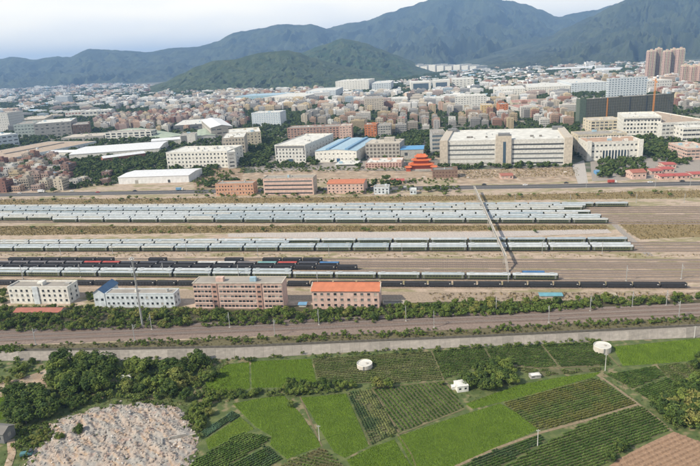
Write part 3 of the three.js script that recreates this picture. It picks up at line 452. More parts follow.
// -- along the road north of the yards
building('warehouse', 'long white metal warehouse beside the road at the left', 'building', [119, 184.3, 189.3, 182.2], 176.4, 169.4, { wall: MAT.tWhite, roof: MAT.tWhite, roofType: 'gable', rise: 1.2, front: (W, H) => [[-W * 0.24, 2.2, 4, 4.2], [W * 0.22, 2.0, 3, 3.6]] });
building('office_block', 'white four-storey office behind the white metal warehouse', 'building', [168, 168.6, 229, 167.6], 151.6, 145.6, { wall: MAT.white, roof: MAT.rWhite, rows: 4, cols: 17, ww: 2.3, wh: 2.3, side: 4, huts: [[-14, 0, 9, 6, 3], [12, -2, 12, 6, 3]] });
{ const o = building('round_office', 'white office wing with rounded balconies at the right of the four-storey office', 'building', [228.6, 168.8, 237, 168], 151.8, 146.5, { wall: MAT.white2, roof: MAT.rWhite, rows: 4, cols: 1, ww: 6, wh: 1.9, side: 2 }); for (let r = 0; r < 4; r++) { const g = plain(new THREE.CylinderGeometry(5.5, 5.5, 1.1, 18)); g.translate(4.5, 1.2 + r * 4, 5); mesh('balcony', g, MAT.white, o); } }
building('small_block', 'orange pink three-storey block south of the road, left of the striped block', 'building', [216.5, 195.8, 254, 195], 183.4, 180.5, { wall: MAT.peach, roof: MAT.rConc, rows: 3, cols: 13, ww: 1.4, wh: 1.5, side: 2 });
building('apartment_block', 'beige striped four-storey block south of the road', 'building', [264.3, 195.4, 314, 194.8], 177.6, 174.5, { wall: MAT.beige, roof: MAT.rConc, front: (W, H) => [0, 1, 2, 3].map(r => [0, 2 + r * (H - 1) / 4, W - 2.4, 1.5]), frontMat: MAT.pink, rows: 4, cols: 1, side: 1 });
building('small_block', 'three-storey pink block with orange roof south of the road', 'building', [327.6, 194, 363.8, 193.6], 183.6, 179, { wall: MAT.pink, roof: MAT.tileOrange, roofType: 'gable', rise: 1.6, rows: 3, cols: 9, ww: 1.5, wh: 1.4, side: 0 });
building('small_block', 'small white two-storey house right of the small orange roof', 'building', [374, 194.5, 389, 194.2], 187, 184.5, { wall: MAT.bluewhite, roof: MAT.rConc, rows: 2, cols: 4 });
building('small_block', 'small white hut with blue base by the road, middle', 'building', [410, 194.6, 416.5, 194.4], 189.5, 187.5, { wall: MAT.bluewhite, roof: MAT.rWhite, rows: 1, cols: 2 });
building('office_block', 'white cube office with dark grey front panel beside the blue-roofed factory', 'building', [276, 162.6, 306.2, 162.6], 144.8, 133.4, { wall: MAT.white2, frontMat: MAT.white2, roof: MAT.rWhite, parapet: 1.2, trim: MAT.white, rows: 4, cols: 9, ww: 2.1, wh: 2.3, side: 9, y0: 1, top: 3.2, extra(o, W, H, D) { mesh('front_band', bx(-W / 2 + 1.4, W / 2 - 1.4, H - 3, H - 0.3, D / 2, D / 2 + 0.3), MAT.darkgrey, o); mesh('front_band', bx(-W / 2 + 1.4, -W / 2 + 2.6, H * 0.48, H - 3, D / 2, D / 2 + 0.3), MAT.darkgrey, o); mesh('front_band', bx(W / 2 - 2.6, W / 2 - 1.4, H * 0.48, H - 3, D / 2, D / 2 + 0.3), MAT.darkgrey, o); mesh('entrance', bx(-3, 3, 0, 5, D / 2, D / 2 + 1.2), MAT.glassBlue, o); } });
building('factory_hall', 'white factory hall with pale blue roof and raised vents', 'building', [315.6, 162.3, 357, 162], 151, 138.9, { wall: MAT.white, roof: MAT.tBlueLight, roofType: 'gable', rise: 2.2, axis: 'z', rows: 2, cols: 10, ww: 2, wh: 1.4, side: 8, extra(o, W, H, D) { for (const k of [-0.2, 0.26]) mesh('roof_vent', bx(W * k - 2.2, W * k + 2.2, H + 0.6, H + 3.0, -D / 2 + 1, D / 2 - 1), MAT.tBlue, o); mesh('gate', bx(W * 0.02, W * 0.1, 0, 5, D / 2, D / 2 + 0.2), MAT.tBlueDark, o); } });
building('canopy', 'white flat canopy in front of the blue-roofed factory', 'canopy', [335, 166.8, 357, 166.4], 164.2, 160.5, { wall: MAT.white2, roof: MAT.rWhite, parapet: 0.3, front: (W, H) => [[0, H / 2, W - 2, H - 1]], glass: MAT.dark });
building('unfinished_building', 'unfinished grey concrete frame building beside the blue roof', 'building', [366, 159, 400, 158.6], 143.2, 139, { wall: MAT.concrete, roof: MAT.rBeige, rows: 4, cols: 9, ww: 3.1, wh: 2.9, side: 4, glass: M([0.09, 0.08, 0.07], 0.9), parapet: 0.3, huts: [[6, -2, 14, 8, 5]] });
building('shop_row', 'long low shop row with white roof and red arches', 'building', [365.6, 168.4, 401.5, 167.6], 162.2, 157.5, { wall: MAT.pink, roof: MAT.rWhite, rows: 2, cols: 12, ww: 2.4, wh: 1.9, side: 2, glass: M([0.16, 0.06, 0.05], 0.7) });
building('small_block', 'grey block with bright blue roof behind the temple', 'building', [400.6, 159, 423.5, 158.4], 149.5, 145.5, { wall: MAT.grey, roof: tinM([0.10, 0.34, 0.62]), roofType: 'gable', rise: 1.4, rows: 1, cols: 2, ww: 4, wh: 4, side: 0 });
building('small_block', 'reddish brown two-storey building right of the temple', 'building', [432.5, 178.4, 457.6, 177.8], 169.6, 167, { wall: MAT.brown, roof: MAT.rDark, rows: 2, cols: 8, side: 2, glass: M([0.1, 0.05, 0.04], 0.7) });
building('small_block', 'small red-roofed shed by the road in front of the temple', 'building', [391, 183.6, 404, 183.2], 180.8, 178.6, { wall: MAT.pink, roof: MAT.tRed, roofType: 'gable', rise: 0.8 });
building('glass_block', 'blue grey glass block at the left end of the long white office', 'building', [432.4, 155, 446, 154.4], 133, 129, { wall: MAT.grey, roof: MAT.rConc, rows: 5, cols: 1, ww: 30, wh: 2.6, side: 1, glass: MAT.glassBlue });
building('long_office', 'long white office with ribbon windows and a central tower', 'building', [440.4, 166, 571, 164.6], 139.6, 129, { wall: MAT.white2, roof: MAT.rWhite, rows: 1, cols: 1, side: 0, parapet: 1.1, each: true,
  front: (W, H) => [0, 1, 2, 3, 4].flatMap(r => [[-W * 0.255, 2.4 + r * (H - 2) / 5, W * 0.36, 1.9], [W * 0.25, 2.4 + r * (H - 2) / 5, W * 0.38, 1.9]]),
  extra(o, W, H, D) { for (const [x0, x1, up] of [[-0.503, -0.44, 0.6], [0.445, 0.503, 1.4]]) mesh('end_pier', bx(W * x0, W * x1, 0, H + 1.1 + up, -D / 2 + 2, D / 2 + 2.2), MAT.beige, o);
    const t = mesh('central_tower', bx(-W * 0.068, W * 0.052, 0, H + 5.5, D / 2 - 14, D / 2 + 2.6), MAT.beige, o); mesh('tower_window', bx(-1.6, 1.6, 3, H - 1, D / 2 + 2.6, D / 2 + 2.8), MAT.glassBlue, t); mesh('tower_cap', bx(-W * 0.05, W * 0.04, H + 5.5, H + 7.6, D / 2 - 12, D / 2 + 1), MAT.darkgrey, t);
    for (const [x, w] of [[-0.3, 4], [-0.27, 3], [0.2, 4], [0.27, 3], [-0.15, 2.5]]) mesh('roof_unit', bx(W * x, W * x + w, H, H + 1.9, D * 0.2, D * 0.2 + 3), MAT.rDark, o);
    for (const x of [-0.44, 0.45]) mesh('roof_hut', bx(W * x - 7, W * x + 5, H, H + 4, -D / 2 + 2, -D / 2 + 12), MAT.darkgrey, o); } });
building('portico_office', 'white office with dark glass portico behind the trees at the right', 'building', [586, 161, 641.5, 159.2], 141.2, 136.6, { wall: MAT.white, roof: M([0.5, 0.33, 0.24], 0.9, { map: T.roof }), rows: 3, cols: 13, ww: 2.4, wh: 1.9, side: 3, extra(o, W, H, D) { mesh('portico_glass', bx(-W * 0.22, W * 0.22, 0.5, H * 0.55, D / 2, D / 2 + 0.5), MAT.glassBlue, o); for (let k = -4; k <= 4; k++) mesh('column', bx(W * 0.055 * k - 0.5, W * 0.055 * k + 0.5, 0, H * 0.6, D / 2 + 0.5, D / 2 + 1.7), MAT.white, o); for (const s of [-1, 1]) mesh('side_pylon', bx(s * W * 0.46 - 2.4, s * W * 0.46 + 2.4, 0, H + 2.2, D / 2, D / 2 + 2.4), MAT.white, o); } });
building('office_block', 'long cream block just behind the portico office', 'building', [577, 152.5, 626, 150.6], 133.6, 130.4, { wall: MAT.cream, roof: MAT.rConc, rows: 5, cols: 18, ww: 2.2, wh: 1.6, side: 3 });
building('office_block', 'square cream block in front of the green-netted construction site', 'building', [590.5, 133.5, 621, 132.3], 120, 117, { wall: MAT.cream, roof: MAT.rBeige, rows: 4, cols: 7, ww: 4.5, wh: 2.3, side: 3 });
building('modern_office', 'white and dark banded office cube right of the cream block', 'building', [622, 138.5, 659.5, 138], 116.5, 111.8, { wall: MAT.white, roof: MAT.rWhite, rows: 5, cols: 11, ww: 2.6, wh: 2.6, side: 7, parapet: 2.2, trim: MAT.white, extra(o, W, H, D) { mesh('dark_band', bx(-W / 2 + 1, W / 2 - 1, H - 2.4, H - 0.3, D / 2, D / 2 + 0.4), MAT.darkgrey, o); mesh('dark_band', bx(-W / 2 + 1, W / 2 - 1, 2.4, 4.8, D / 2, D / 2 + 0.4), MAT.darkgrey, o); } });
building('modern_office', 'wide pale office with brown roof terrace at the right edge', 'building', [661, 139.5, 708, 137], 121.5, 112.4, { wall: MAT.white2, roof: MAT.rBrown, rows: 4, cols: 12, ww: 4, wh: 2, side: 5, parapet: 1.4, trim: MAT.white });
building('modern_office', 'dark-banded white office wing at the right edge in front of the roof terrace', 'building', [682, 142, 712, 141], 127, 124, { wall: MAT.white, roof: MAT.rWhite, rows: 3, cols: 7, ww: 5, wh: 2.4, side: 3 });
building('small_block', 'pinkish low building at the right edge below the banded wing', 'building', [686, 160, 712, 159], 148, 142, { wall: MAT.pink, roof: MAT.rBeige, rows: 3, cols: 6, ww: 4, wh: 1.6 });
building('netted_building', 'long building under construction wrapped in dark green netting', 'building', [579, 124, 672, 117.5], 96.4, 94, { wall: M([0.115, 0.12, 0.098], 0.9, { map: T.grime }), roof: MAT.rConc, side: 0, D: 13, rows: 1, cols: 1, front: () => [], parapet: 0.3,
  extra(o, W, H, D) { mesh('green_net', bx(-W / 2 - 0.2, -W / 2 + 11, 0, H + 1.5, D / 2, D / 2 + 0.5), M([0.11, 0.155, 0.12], 0.9, { map: T.grime }), o); for (let k = 1; k < 9; k++) mesh('floor_edge', bx(-W / 2 + 11, W / 2, H * k / 9 - 0.2, H * k / 9 + 0.2, D / 2, D / 2 + 0.3), M([0.16, 0.16, 0.135], 0.9), o); { const pl = []; for (let x = -W / 2 + 13; x < W / 2; x += 4.5) pl.push(bx(x, x + 0.25, 0, H + 0.8, D / 2 + 0.32, D / 2 + 0.5)); mesh('scaffold_pole', merge(pl), M([0.16, 0.165, 0.15], 0.8), o, 1); mesh('green_net', bx(-W / 2 - 0.5, -W / 2, 0, H + 1.5, -D / 2, D / 2), M([0.11, 0.145, 0.115], 0.9, { map: T.grime }), o); } for (const k of [-0.22, 0.02, 0.2]) mesh('scaffold_strip', bx(W * k, W * k + 2.2, 0, H, D / 2 + 0.3, D / 2 + 0.6), k === -0.22 ? M([0.5, 0.2, 0.05], 0.8) : M([0.04, 0.05, 0.06], 0.8), o); } });
building('slab_block', 'white slab block with vertical blue window strips above the construction site', 'building', [607.5, 99.5, 646, 97.5], 77.6, 75.6, { wall: MAT.bluewhite, roof: MAT.rWhite, D: 14, rows: 9, cols: 13, ww: 3.2, wh: 2.2, side: 3, glass: MAT.glassBlue });
building('slab_block', 'lower white block right of the slab with blue strips', 'building', [646.5, 93, 671, 91.5], 80.2, 78.6, { wall: MAT.white, roof: MAT.rWhite, rows: 4, cols: 10, ww: 3, wh: 2 });
// towers
function tower(label, u, vBase, vTop, wPx) {
  const p = G(u, vBase), s = P(p.x + 1, 0, p.z)[0] - P(p.x, 0, p.z)[0], W = wPx / s, H = heightTo(p, vTop), o = thing('residential_tower', label, 'tower', 'residential towers at the right'); o.position.copy(p); footprints.push([p.x, p.z, W, W, W, 0]);
  const D = W * 0.8, parts = 4, wm = MAT.pink; mesh('tower_core', bx(-W / 2, W / 2, 0, H - 4, -D / 2, D / 2), wm, o);
  for (let k = 0; k < parts; k++) { const x0 = -W / 2 + W * k / parts; mesh('bay', bx(x0 + W * 0.03, x0 + W / parts - W * 0.03, 0, H - (k % 3 ? 2 : 5), D / 2, D / 2 + 2), k % 2 ? MAT.cream : wm, o); const w = []; for (let y = 3; y < H - 7; y += 3.1) w.push(bx(x0 + W * 0.07, x0 + W / parts - W * 0.07, y, y + 1.5, D / 2 + 2, D / 2 + 2.08)); mesh('window', merge(w), MAT.glass, o, 1); }
  const w2 = []; for (let y = 3; y < H - 7; y += 3.1) for (const k of [-0.3, 0, 0.3]) w2.push(bx(-W / 2 - 0.08, -W / 2, y, y + 1.5, D * k - 1.5, D * k + 1.5)); mesh('window', merge(w2), MAT.glass, o, 1);
  mesh('crown_roof', bx(-W / 2 + 1, W / 2 - 1, H - 4, H, -D / 2 + 2, D / 2 - 2), MAT.cream, o); mesh('lift_hut', bx(-W * 0.15, W * 0.12, H, H + 3.5, -2, 4), wm, o);
}
[['first', 649, 79, 50, 8], ['second', 656, 78.5, 48, 6.5], ['third', 664.5, 79, 50.2, 7], ['fourth', 671, 78.5, 48.5, 6.5], ['fifth', 678, 79, 48, 7]].forEach(([n, ...a]) => tower(`tall pinkish tower of the high cluster, ${n} from left`, ...a));
[['left', 683.5, 84, 64.5, 7.5], ['middle', 692, 84, 65, 7.5], ['right', 700, 84, 64, 8]].forEach(([n, ...a]) => tower(`shorter pinkish tower at the right edge, ${n} of three`, ...a));
// tower crane on the netted building
{ const b = G(652, 121), o = thing('tower_crane', 'orange tower crane rising from the netted construction site', 'crane'); o.position.copy(b); const H = heightTo(b, 78.5), m = M([0.6, 0.24, 0.05], 0.6), l = []; for (const [x, z] of [[-0.9, -0.9], [0.9, -0.9], [0.9, 0.9], [-0.9, 0.9]]) l.push(bc(x, H / 2, z, 0.3, H, 0.3)); for (let y = 0; y < H - 3; y += 3) l.push(bar(V3(-0.9, y, 0.9), V3(0.9, y + 3, 0.9), 0.12), bar(V3(-0.9, y + 3, 0.9), V3(0.9, y, 0.9), 0.12), bar(V3(0.9, y, 0.9), V3(0.9, y + 3, -0.9), 0.12)); mesh('mast', merge(l), m, o); mesh('jib', merge([bar(V3(0, H - 4, 0), V3(6, H - 4, -38), 0.35), bar(V3(0, H - 2.6, 0), V3(6, H - 3.9, -38), 0.2)]), m, o); mesh('counter_jib', merge([bar(V3(0, H - 4, 0), V3(-2, H - 4, 13), 0.4), bc(-2, H - 5, 12, 2, 2.4, 2.4)]), m, o); mesh('cab', bc(1.6, H - 5, 0, 1.6, 2.2, 1.6), MAT.white, o); mesh('top_mast', bar(V3(0, H - 4, 0), V3(0, H + 4, 0), 0.35), m, o); }
// temple with orange glazed roofs
{ const f = frame([407.5, 174, 433.5, 173.4], 168, 160), o = thing('temple', 'temple with tiers of bright orange glazed roofs and upturned eaves', 'temple'); o.position.copy(f.c); o.rotation.y = f.ang; footprints.push([f.c.x, f.c.z, 18, 18, 16, 0]);
  const W = f.W, red = M([0.34, 0.07, 0.04], 0.7), tl = M([0.60, 0.15, 0.05], 0.55, { map: T.panel, bumpMap: T.rib, bumpScale: 0.06 });
  function curl(w, d, y, rise, rw) { const n = 14, quads = [], pt = (t, s) => { const k = Math.pow(t, 1.5), x = lerp(w, rw, t), z = lerp(d, 0.25, t), lift = Math.pow(Math.abs(s), 3) * 0.9 * (1 - t); return V3(x * s, y + rise * lerp(t, k, 0.6) + lift, z); }; for (let i = 0; i < n; i++) for (let j = 0; j < 5; j++) { const s0 = -1 + 2 * i / n, s1 = -1 + 2 * (i + 1) / n, t0 = j / 5, t1 = (j + 1) / 5; const q = [pt(t0, s0), pt(t0, s1), pt(t1, s1), pt(t1, s0)]; quads.push(q, q.map(p => V3(-p.x, p.y, -p.z))); }
    for (const sg of [-1, 1]) for (let j = 0; j < 5; j++) { const t0 = j / 5, t1 = (j + 1) / 5, a = pt(t0, sg), b = pt(t1, sg); quads.push(sg > 0 ? [V3(a.x, a.y, a.z), V3(a.x, a.y, -a.z), V3(b.x, b.y, -b.z), V3(b.x, b.y, b.z)] : [V3(a.x, a.y, -a.z), V3(a.x, a.y, a.z), V3(b.x, b.y, b.z), V3(b.x, b.y, -b.z)]); }
    return quadGeo(quads); }
  const tm = tl.clone(); tm.side = THREE.DoubleSide;
  mesh('terrace', bx(-W / 2, W / 2, 0, 1.6, -9, 10), MAT.concrete, o);
  const h1 = mesh('lower_hall', bx(-W / 2 + 1.6, W / 2 - 1.6, 1.6, 6.4, -7, 6), red, o); mesh('lower_roof', curl(W / 2 + 0.6, 9, 6.2, 3.0, W * 0.36), tm, h1);
  const h2 = mesh('middle_hall', bx(-W * 0.3, W * 0.3, 6.6, 11.6, -4.6, 4), red, o); mesh('middle_roof', curl(W * 0.40, 6.6, 11.2, 2.8, W * 0.26), tm, h2);
  const h3 = mesh('upper_hall', bx(-W * 0.18, W * 0.18, 12, 15.4, -3, 2.6), red, o); mesh('upper_roof', curl(W * 0.27, 4.8, 15, 3.2, W * 0.17), tm, h3); mesh('ridge_ornament', merge([bx(-W * 0.17, W * 0.17, 18.1, 18.7, -0.3, 0.3), cyl(0, 0, 18.6, 20, 0.5, 0.1)]), tl, o);
  for (const s of [-1, 1]) { mesh('side_hall', bx(s * W * 0.5 - 2.6, s * W * 0.5 + 2.6, 0, 4.5, 7, 11.5), red, o); const r = curl(4.4, 3.6, 4.3, 2, 2.6); r.translate(s * W * 0.5, 0, 9.2); mesh('side_roof', r, tm, o); } }
// -- left and middle distance
const far = [
  ['large_factory', 'huge low factory with flat brown roof at the left edge', [-22, 171, 97, 146], null, 0, { wall: MAT.bluewhite, roof: MAT.rBrown, H: 9, D: 115, rows: 1, cols: 20, ww: 3, wh: 1.6, side: 3, parapet: 0.4, extra(o, W, H, D) { mesh('roof_gap', bx(-W * 0.1, W * 0.42, H + 0.06, H + 1.2, -2, 2), MAT.rDark, o); mesh('roof_unit', bx(-W * 0.3, -W * 0.26, H, H + 2, 3, 6), MAT.white, o); } }],
  ['factory_hall', 'factory hall with wide white roof beside the brown-roofed factory', [70, 160.5, 160, 154], null, 0, { wall: MAT.white, roof: MAT.tWhite, H: 9, D: 95, roofType: 'gable', rise: 2 }],
  ['factory_hall', 'white-roofed hall in front of the wide white factory roof', [48, 157, 110, 155.5], null, 0, { wall: MAT.white, roof: MAT.tWhite, H: 7, D: 26, roofType: 'gable', rise: 2 }],
  ['factory_hall', 'narrow reddish shed along the wide white factory roof', [104, 163, 146, 157.5], null, 0, { wall: MAT.brick, roof: MAT.tWhite, H: 7, D: 16, roofType: 'gable', rise: 2.4 }],
  ['large_shed', 'grey flat-roofed shed between the brown factory roof and the deep-bayed building', [62, 142.5, 104, 140], null, 0, { wall: MAT.grey, roof: MAT.rBeige, H: 9, D: 60, rows: 1, cols: 12, ww: 3, wh: 1.6, parapet: 0.4 }],
  ['large_shed', 'pale ribbed shed right of the deep-bayed building', [152, 146, 182, 143.5], null, 0, { wall: MAT.white2, roof: MAT.tWhite, H: 8, D: 40, roofType: 'gable', rise: 2 }],
  ['office_block', 'white three-storey building with deep window bays behind the white factory roofs', [106, 141, 152, 139], 131.6, 129.8, { wall: MAT.white, roof: MAT.rConc, rows: 3, cols: 8, ww: 8, wh: 3 }],
  ['factory_block', 'big grey violet factory block at the left', [36, 138, 73, 135], 122.6, 118.6, { wall: MAT.grey, roof: MAT.rWhite, rows: 4, cols: 7, ww: 5, wh: 2 }],
  ['factory_block', 'dark brown block right of the grey violet factory', [74, 136.5, 91, 135], 124.6, 121.8, { wall: MAT.brown, roof: MAT.rConc, rows: 4, cols: 6, ww: 2, wh: 2 }],
  ['factory_block', 'pale green blue block left of the grey violet factory', [16, 138, 36, 136.5], 124, 120.5, { wall: wallM([0.5, 0.58, 0.57]), roof: MAT.rConc, rows: 4, cols: 6, ww: 4, wh: 1.8 }],
  ['factory_block', 'white stepped office at the left edge above the brown roof', [-14, 150, 20, 145], 135.5, 130, { wall: MAT.bluewhite, roof: MAT.rWhite, rows: 3, cols: 6, ww: 7, wh: 2.2 }],
  ['apartment_block', 'white apartment slab at the far left edge', [-8, 132, 11, 131], 113.5, 111, { wall: MAT.white2, roof: MAT.rConc, rows: 7, cols: 8, ww: 2, wh: 1.6 }],
  ['factory_block', 'cream block with flat roof above the pale green block', [20, 128.5, 46, 126.5], 119.5, 115.5, { wall: MAT.cream, roof: MAT.rBeige, rows: 3, cols: 8, ww: 3, wh: 1.6 }],
  ['apartment_block', 'white apartment block standing alone amid trees at the far left', [56.5, 105.6, 69, 104.8], 96.6, 95.6, { wall: MAT.bluewhite, roof: MAT.rWhite, rows: 6, cols: 8, ww: 3, wh: 1.6 }],
  ['school_block', 'white building with red arched front at the left', [66, 119, 82, 118], 111.5, 110, { wall: MAT.white, roof: MAT.rWhite, rows: 2, cols: 5, ww: 6, wh: 4, glass: M([0.3, 0.12, 0.09], 0.8) }],
  ['school_block', 'white building with dark arches right of the red arched front', [82.5, 119, 98, 118], 111, 109.4, { wall: MAT.white, roof: MAT.rWhite, rows: 2, cols: 4, ww: 7, wh: 4 }],
  ['school_block', 'white gabled block right of the dark arches', [98.5, 118.5, 112, 117.5], 110.4, 108.8, { wall: MAT.white, roof: MAT.rWhite, rows: 2, cols: 4, ww: 6, wh: 4 }],
  ['factory_block', 'pale green roofed hall left of the white towerlet', [163, 141.5, 190, 138], 137, 128.5, { wall: MAT.white2, roof: MAT.rGreen, roofType: 'gable', rise: 2, axis: 'z', rows: 1, cols: 6, ww: 3, wh: 2 }],
  ['stair_tower', 'small white and dark stair tower before the green roofs', [181, 144.5, 196, 143.5], 134.5, 132.5, { wall: MAT.white, roof: MAT.rConc, front: (W, H) => [[-W * 0.25, H / 2, W * 0.4, H - 2]], rows: 1, cols: 1, side: 0, glass: MAT.darkgrey }],
  ['factory_block', 'second pale green roofed hall right of the white towerlet', [197, 142, 216, 140.5], 136, 129, { wall: MAT.white2, roof: MAT.rGreen, roofType: 'gable', rise: 2, axis: 'z', rows: 1, cols: 5, ww: 3, wh: 2 }],
  ['factory_block', 'dark glass-walled hall with white roof behind the green roofs', [174, 131.5, 205, 129.5], 124.6, 119, { wall: MAT.darkgrey, roof: MAT.rWhite, rows: 1, cols: 10, ww: 6, wh: 3 }],
  ['factory_block', 'grey ribbed hall with pointed white roof right of the dark glass hall', [212, 140, 234, 138], 127, 119.5, { wall: MAT.concrete, roof: MAT.tWhite, roofType: 'gable', rise: 4, axis: 'z', rows: 3, cols: 4, ww: 8, wh: 2 }],
  ['office_block', 'beige ribbed office right of the four-storey white office', [224, 157.5, 246, 156], 137.5, 132.5, { wall: MAT.beige, roof: MAT.rWhite, rows: 5, cols: 7, ww: 1.8, wh: 2.4, side: 8 }],
  ['office_block', 'beige office with vertical bands behind the ribbed office', [230, 149, 262, 146.5], 132.5, 128, { wall: MAT.cream, roof: MAT.rWhite, rows: 5, cols: 9, ww: 1.8, wh: 2.2, side: 8 }],
  ['apartment_block', 'blue white apartment slab with gridded front in the middle distance', [252.5, 126.5, 281, 125.6], 112.4, 110.6, { wall: MAT.bluewhite, roof: MAT.rWhite, rows: 7, cols: 12, ww: 2.6, wh: 1.5, side: 3, glass: M([0.2, 0.3, 0.4], 0.3) }],
  ['dormitory_row', 'long red and grey dormitory behind the white cube office', [288, 140.5, 346, 138.6], 127, 124.6, { wall: wallM([0.42, 0.28, 0.24]), roof: MAT.rConc, rows: 5, cols: 18, ww: 3, wh: 2, side: 3 }],
  ['apartment_block', 'peach apartment block right of the red and grey dormitory', [340, 139.5, 352, 139], 125.5, 123.6, { wall: MAT.pink, roof: MAT.rBeige, rows: 5, cols: 4, ww: 2, wh: 1.6 }],
  ['apartment_block', 'terracotta narrow block with dark bays in the middle distance', [365, 139, 377, 138.6], 124.5, 122.6, { wall: MAT.orange, roof: MAT.rConc, rows: 6, cols: 4, ww: 2.4, wh: 1.6 }],
  ['apartment_block', 'grey blue block right of the terracotta narrow block', [378, 138.5, 391, 138], 125, 123, { wall: MAT.grey, roof: MAT.rConc, rows: 5, cols: 5, ww: 3, wh: 1.6 }],
  ['apartment_block', 'white apartment block with ribbed front left of the orange tower house', [455, 112.6, 486, 111.6], 95.6, 94, { wall: MAT.white2, roof: MAT.rWhite, rows: 8, cols: 11, ww: 3, wh: 1.4, side: 2 }],
  ['town_house', 'bright orange narrow tower house in the middle distance', [499, 117, 508, 116.6], 104, 102.6, { wall: MAT.orange, roof: MAT.rConc, rows: 6, cols: 3, ww: 2, wh: 1.6 }],
  ['town_house', 'yellow cream apartment house left of the orange tower house', [481, 117, 492, 116.6], 105, 103.4, { wall: MAT.yellow, roof: MAT.rBeige, rows: 6, cols: 4, ww: 2, wh: 1.5 }],
  ['apartment_block', 'beige gridded block behind the blue white slab', [365, 112, 384, 111], 98.5, 96, { wall: MAT.beige, roof: MAT.rConc, rows: 6, cols: 8, ww: 2.4, wh: 1.5 }],
  ['factory_block', 'long low white building left of the wood, middle distance', [388, 104.5, 408, 103.5], 98.6, 96.6, { wall: MAT.white2, roof: MAT.rWhite, rows: 2, cols: 9, ww: 3, wh: 1.6 }],
  ['factory_block', 'long white building right of the wood, middle distance', [422, 103.5, 450, 102.4], 98, 96, { wall: MAT.white2, roof: MAT.rWhite, rows: 2, cols: 12, ww: 3, wh: 1.6 }],
  ['factory_block', 'long teal and white factory below the low wooded hill', [236, 102, 280, 100.6], 95.6, 93, { wall: wallM([0.34, 0.5, 0.6]), roof: MAT.tBlueLight, rows: 2, cols: 9, ww: 6, wh: 2, glass: M([0.12, 0.25, 0.33], 0.3) }],
  ['office_block', 'large white factory block right of the teal factory', [265, 104, 306, 102.6], 96.6, 92.5, { wall: MAT.white, roof: MAT.rWhite, rows: 3, cols: 14, ww: 3.4, wh: 1.6 }],
  ['office_block', 'pale blue white block below the wooded hill saddle', [306, 100, 336, 98.6], 90.8, 87.6, { wall: MAT.bluewhite, roof: MAT.rWhite, rows: 4, cols: 9, ww: 4, wh: 1.8 }],
  ['apartment_block', 'white crenellated apartment group at the foot of the wooded hill', [336, 93, 369, 91.6], 80.6, 79, { wall: MAT.white, roof: MAT.rWhite, rows: 7, cols: 12, ww: 3, wh: 1.6, huts: [[-30, 0, 12, 8, 4], [0, 0, 12, 8, 4], [30, 0, 12, 8, 4]] }],
  ['office_block', 'white office right of the crenellated apartments', [372, 92.5, 391, 91.6], 83, 80.6, { wall: MAT.bluewhite, roof: MAT.rWhite, rows: 5, cols: 8, ww: 4, wh: 1.8 }],
  ['office_block', 'white office with a dark glass front, left of two', [411, 92.4, 431, 91.4], 82.2, 80.6, { wall: MAT.white, roof: MAT.rWhite, rows: 1, cols: 1, ww: 55, wh: 26, side: 0, glass: MAT.glassBlue }],
  ['office_block', 'white office with a dark glass front, right of two', [433, 91.4, 450, 90.6], 80.4, 79, { wall: MAT.white, roof: MAT.rWhite, rows: 1, cols: 1, ww: 40, wh: 24, side: 0, glass: MAT.glassBlue }],
  ['office_block', 'white office with twin blocks, right of the dark glass fronts', [452, 89.6, 474, 88.6], 78.8, 77.4, { wall: MAT.white, roof: MAT.rWhite, rows: 5, cols: 6, ww: 6, wh: 2 }],
  ['office_block', 'white campus block with red roofs behind, centre right', [494, 97.6, 525, 96.4], 88.8, 86, { wall: MAT.white, roof: MAT.rWhite, rows: 4, cols: 12, ww: 4, wh: 1.8 }],
  ['office_block', 'long white campus block before the slab with blue strips', [528, 95, 570, 93.4], 86.4, 83, { wall: MAT.white, roof: MAT.rWhite, rows: 4, cols: 18, ww: 3.4, wh: 1.6 }],
  ['office_block', 'white stepped campus block left of the slab with blue strips', [571, 93.5, 606, 92], 82.4, 79, { wall: MAT.bluewhite, roof: MAT.rWhite, rows: 5, cols: 12, ww: 4, wh: 1.6 }],
  ['factory_hall', 'very long white shed at the foot of the right mountain', [545, 71.5, 592, 69.6], 68.6, 67, { wall: MAT.white, roof: MAT.tWhite, parapet: 0.3 }],
  ['factory_hall', 'long white shed in the far plain at right of centre', [592, 73, 620, 72], 69.6, 67.6, { wall: MAT.white2, roof: MAT.tWhite, parapet: 0.3 }],
  ['office_block', 'white low block with red roof terrace between the orange tower house and the netted site', [518, 112.5, 545, 111], 107, 104, { wall: MAT.white2, roof: M([0.45, 0.25, 0.2], 0.9, { map: T.roof }), rows: 2, cols: 10, ww: 3, wh: 1.5 }],
  ['office_block', 'pale long block with red roof above the low white block', [512, 106.6, 556, 105], 101.8, 99, { wall: MAT.cream, roof: M([0.45, 0.25, 0.2], 0.9, { map: T.roof }), rows: 2, cols: 14, ww: 3, wh: 1.5 }],
];
for (const [name, label, fp, vt, vb, s] of far) building(name, label, 'building', fp, vt ?? fp[1] - 8, vb || fp[1] - 12, s);
// white apartment rows at the foot of the far mountain
for (let k = 0; k < 9; k++) building('apartment_block', `white apartment block in the row under the high peak, ${ord(k + 1)} from left`, 'building', [404 + k * 8.2, 73.2 - k * 0.25, 410.6 + k * 8.2, 73 - k * 0.25], 64.8 + (k % 3) * 0.7, 63.8 + (k % 3) * 0.7, { wall: MAT.white, roof: MAT.rWhite, rows: 8, cols: 5, ww: 4, wh: 1.5, side: 2, group: 'white apartment row under the peak' });

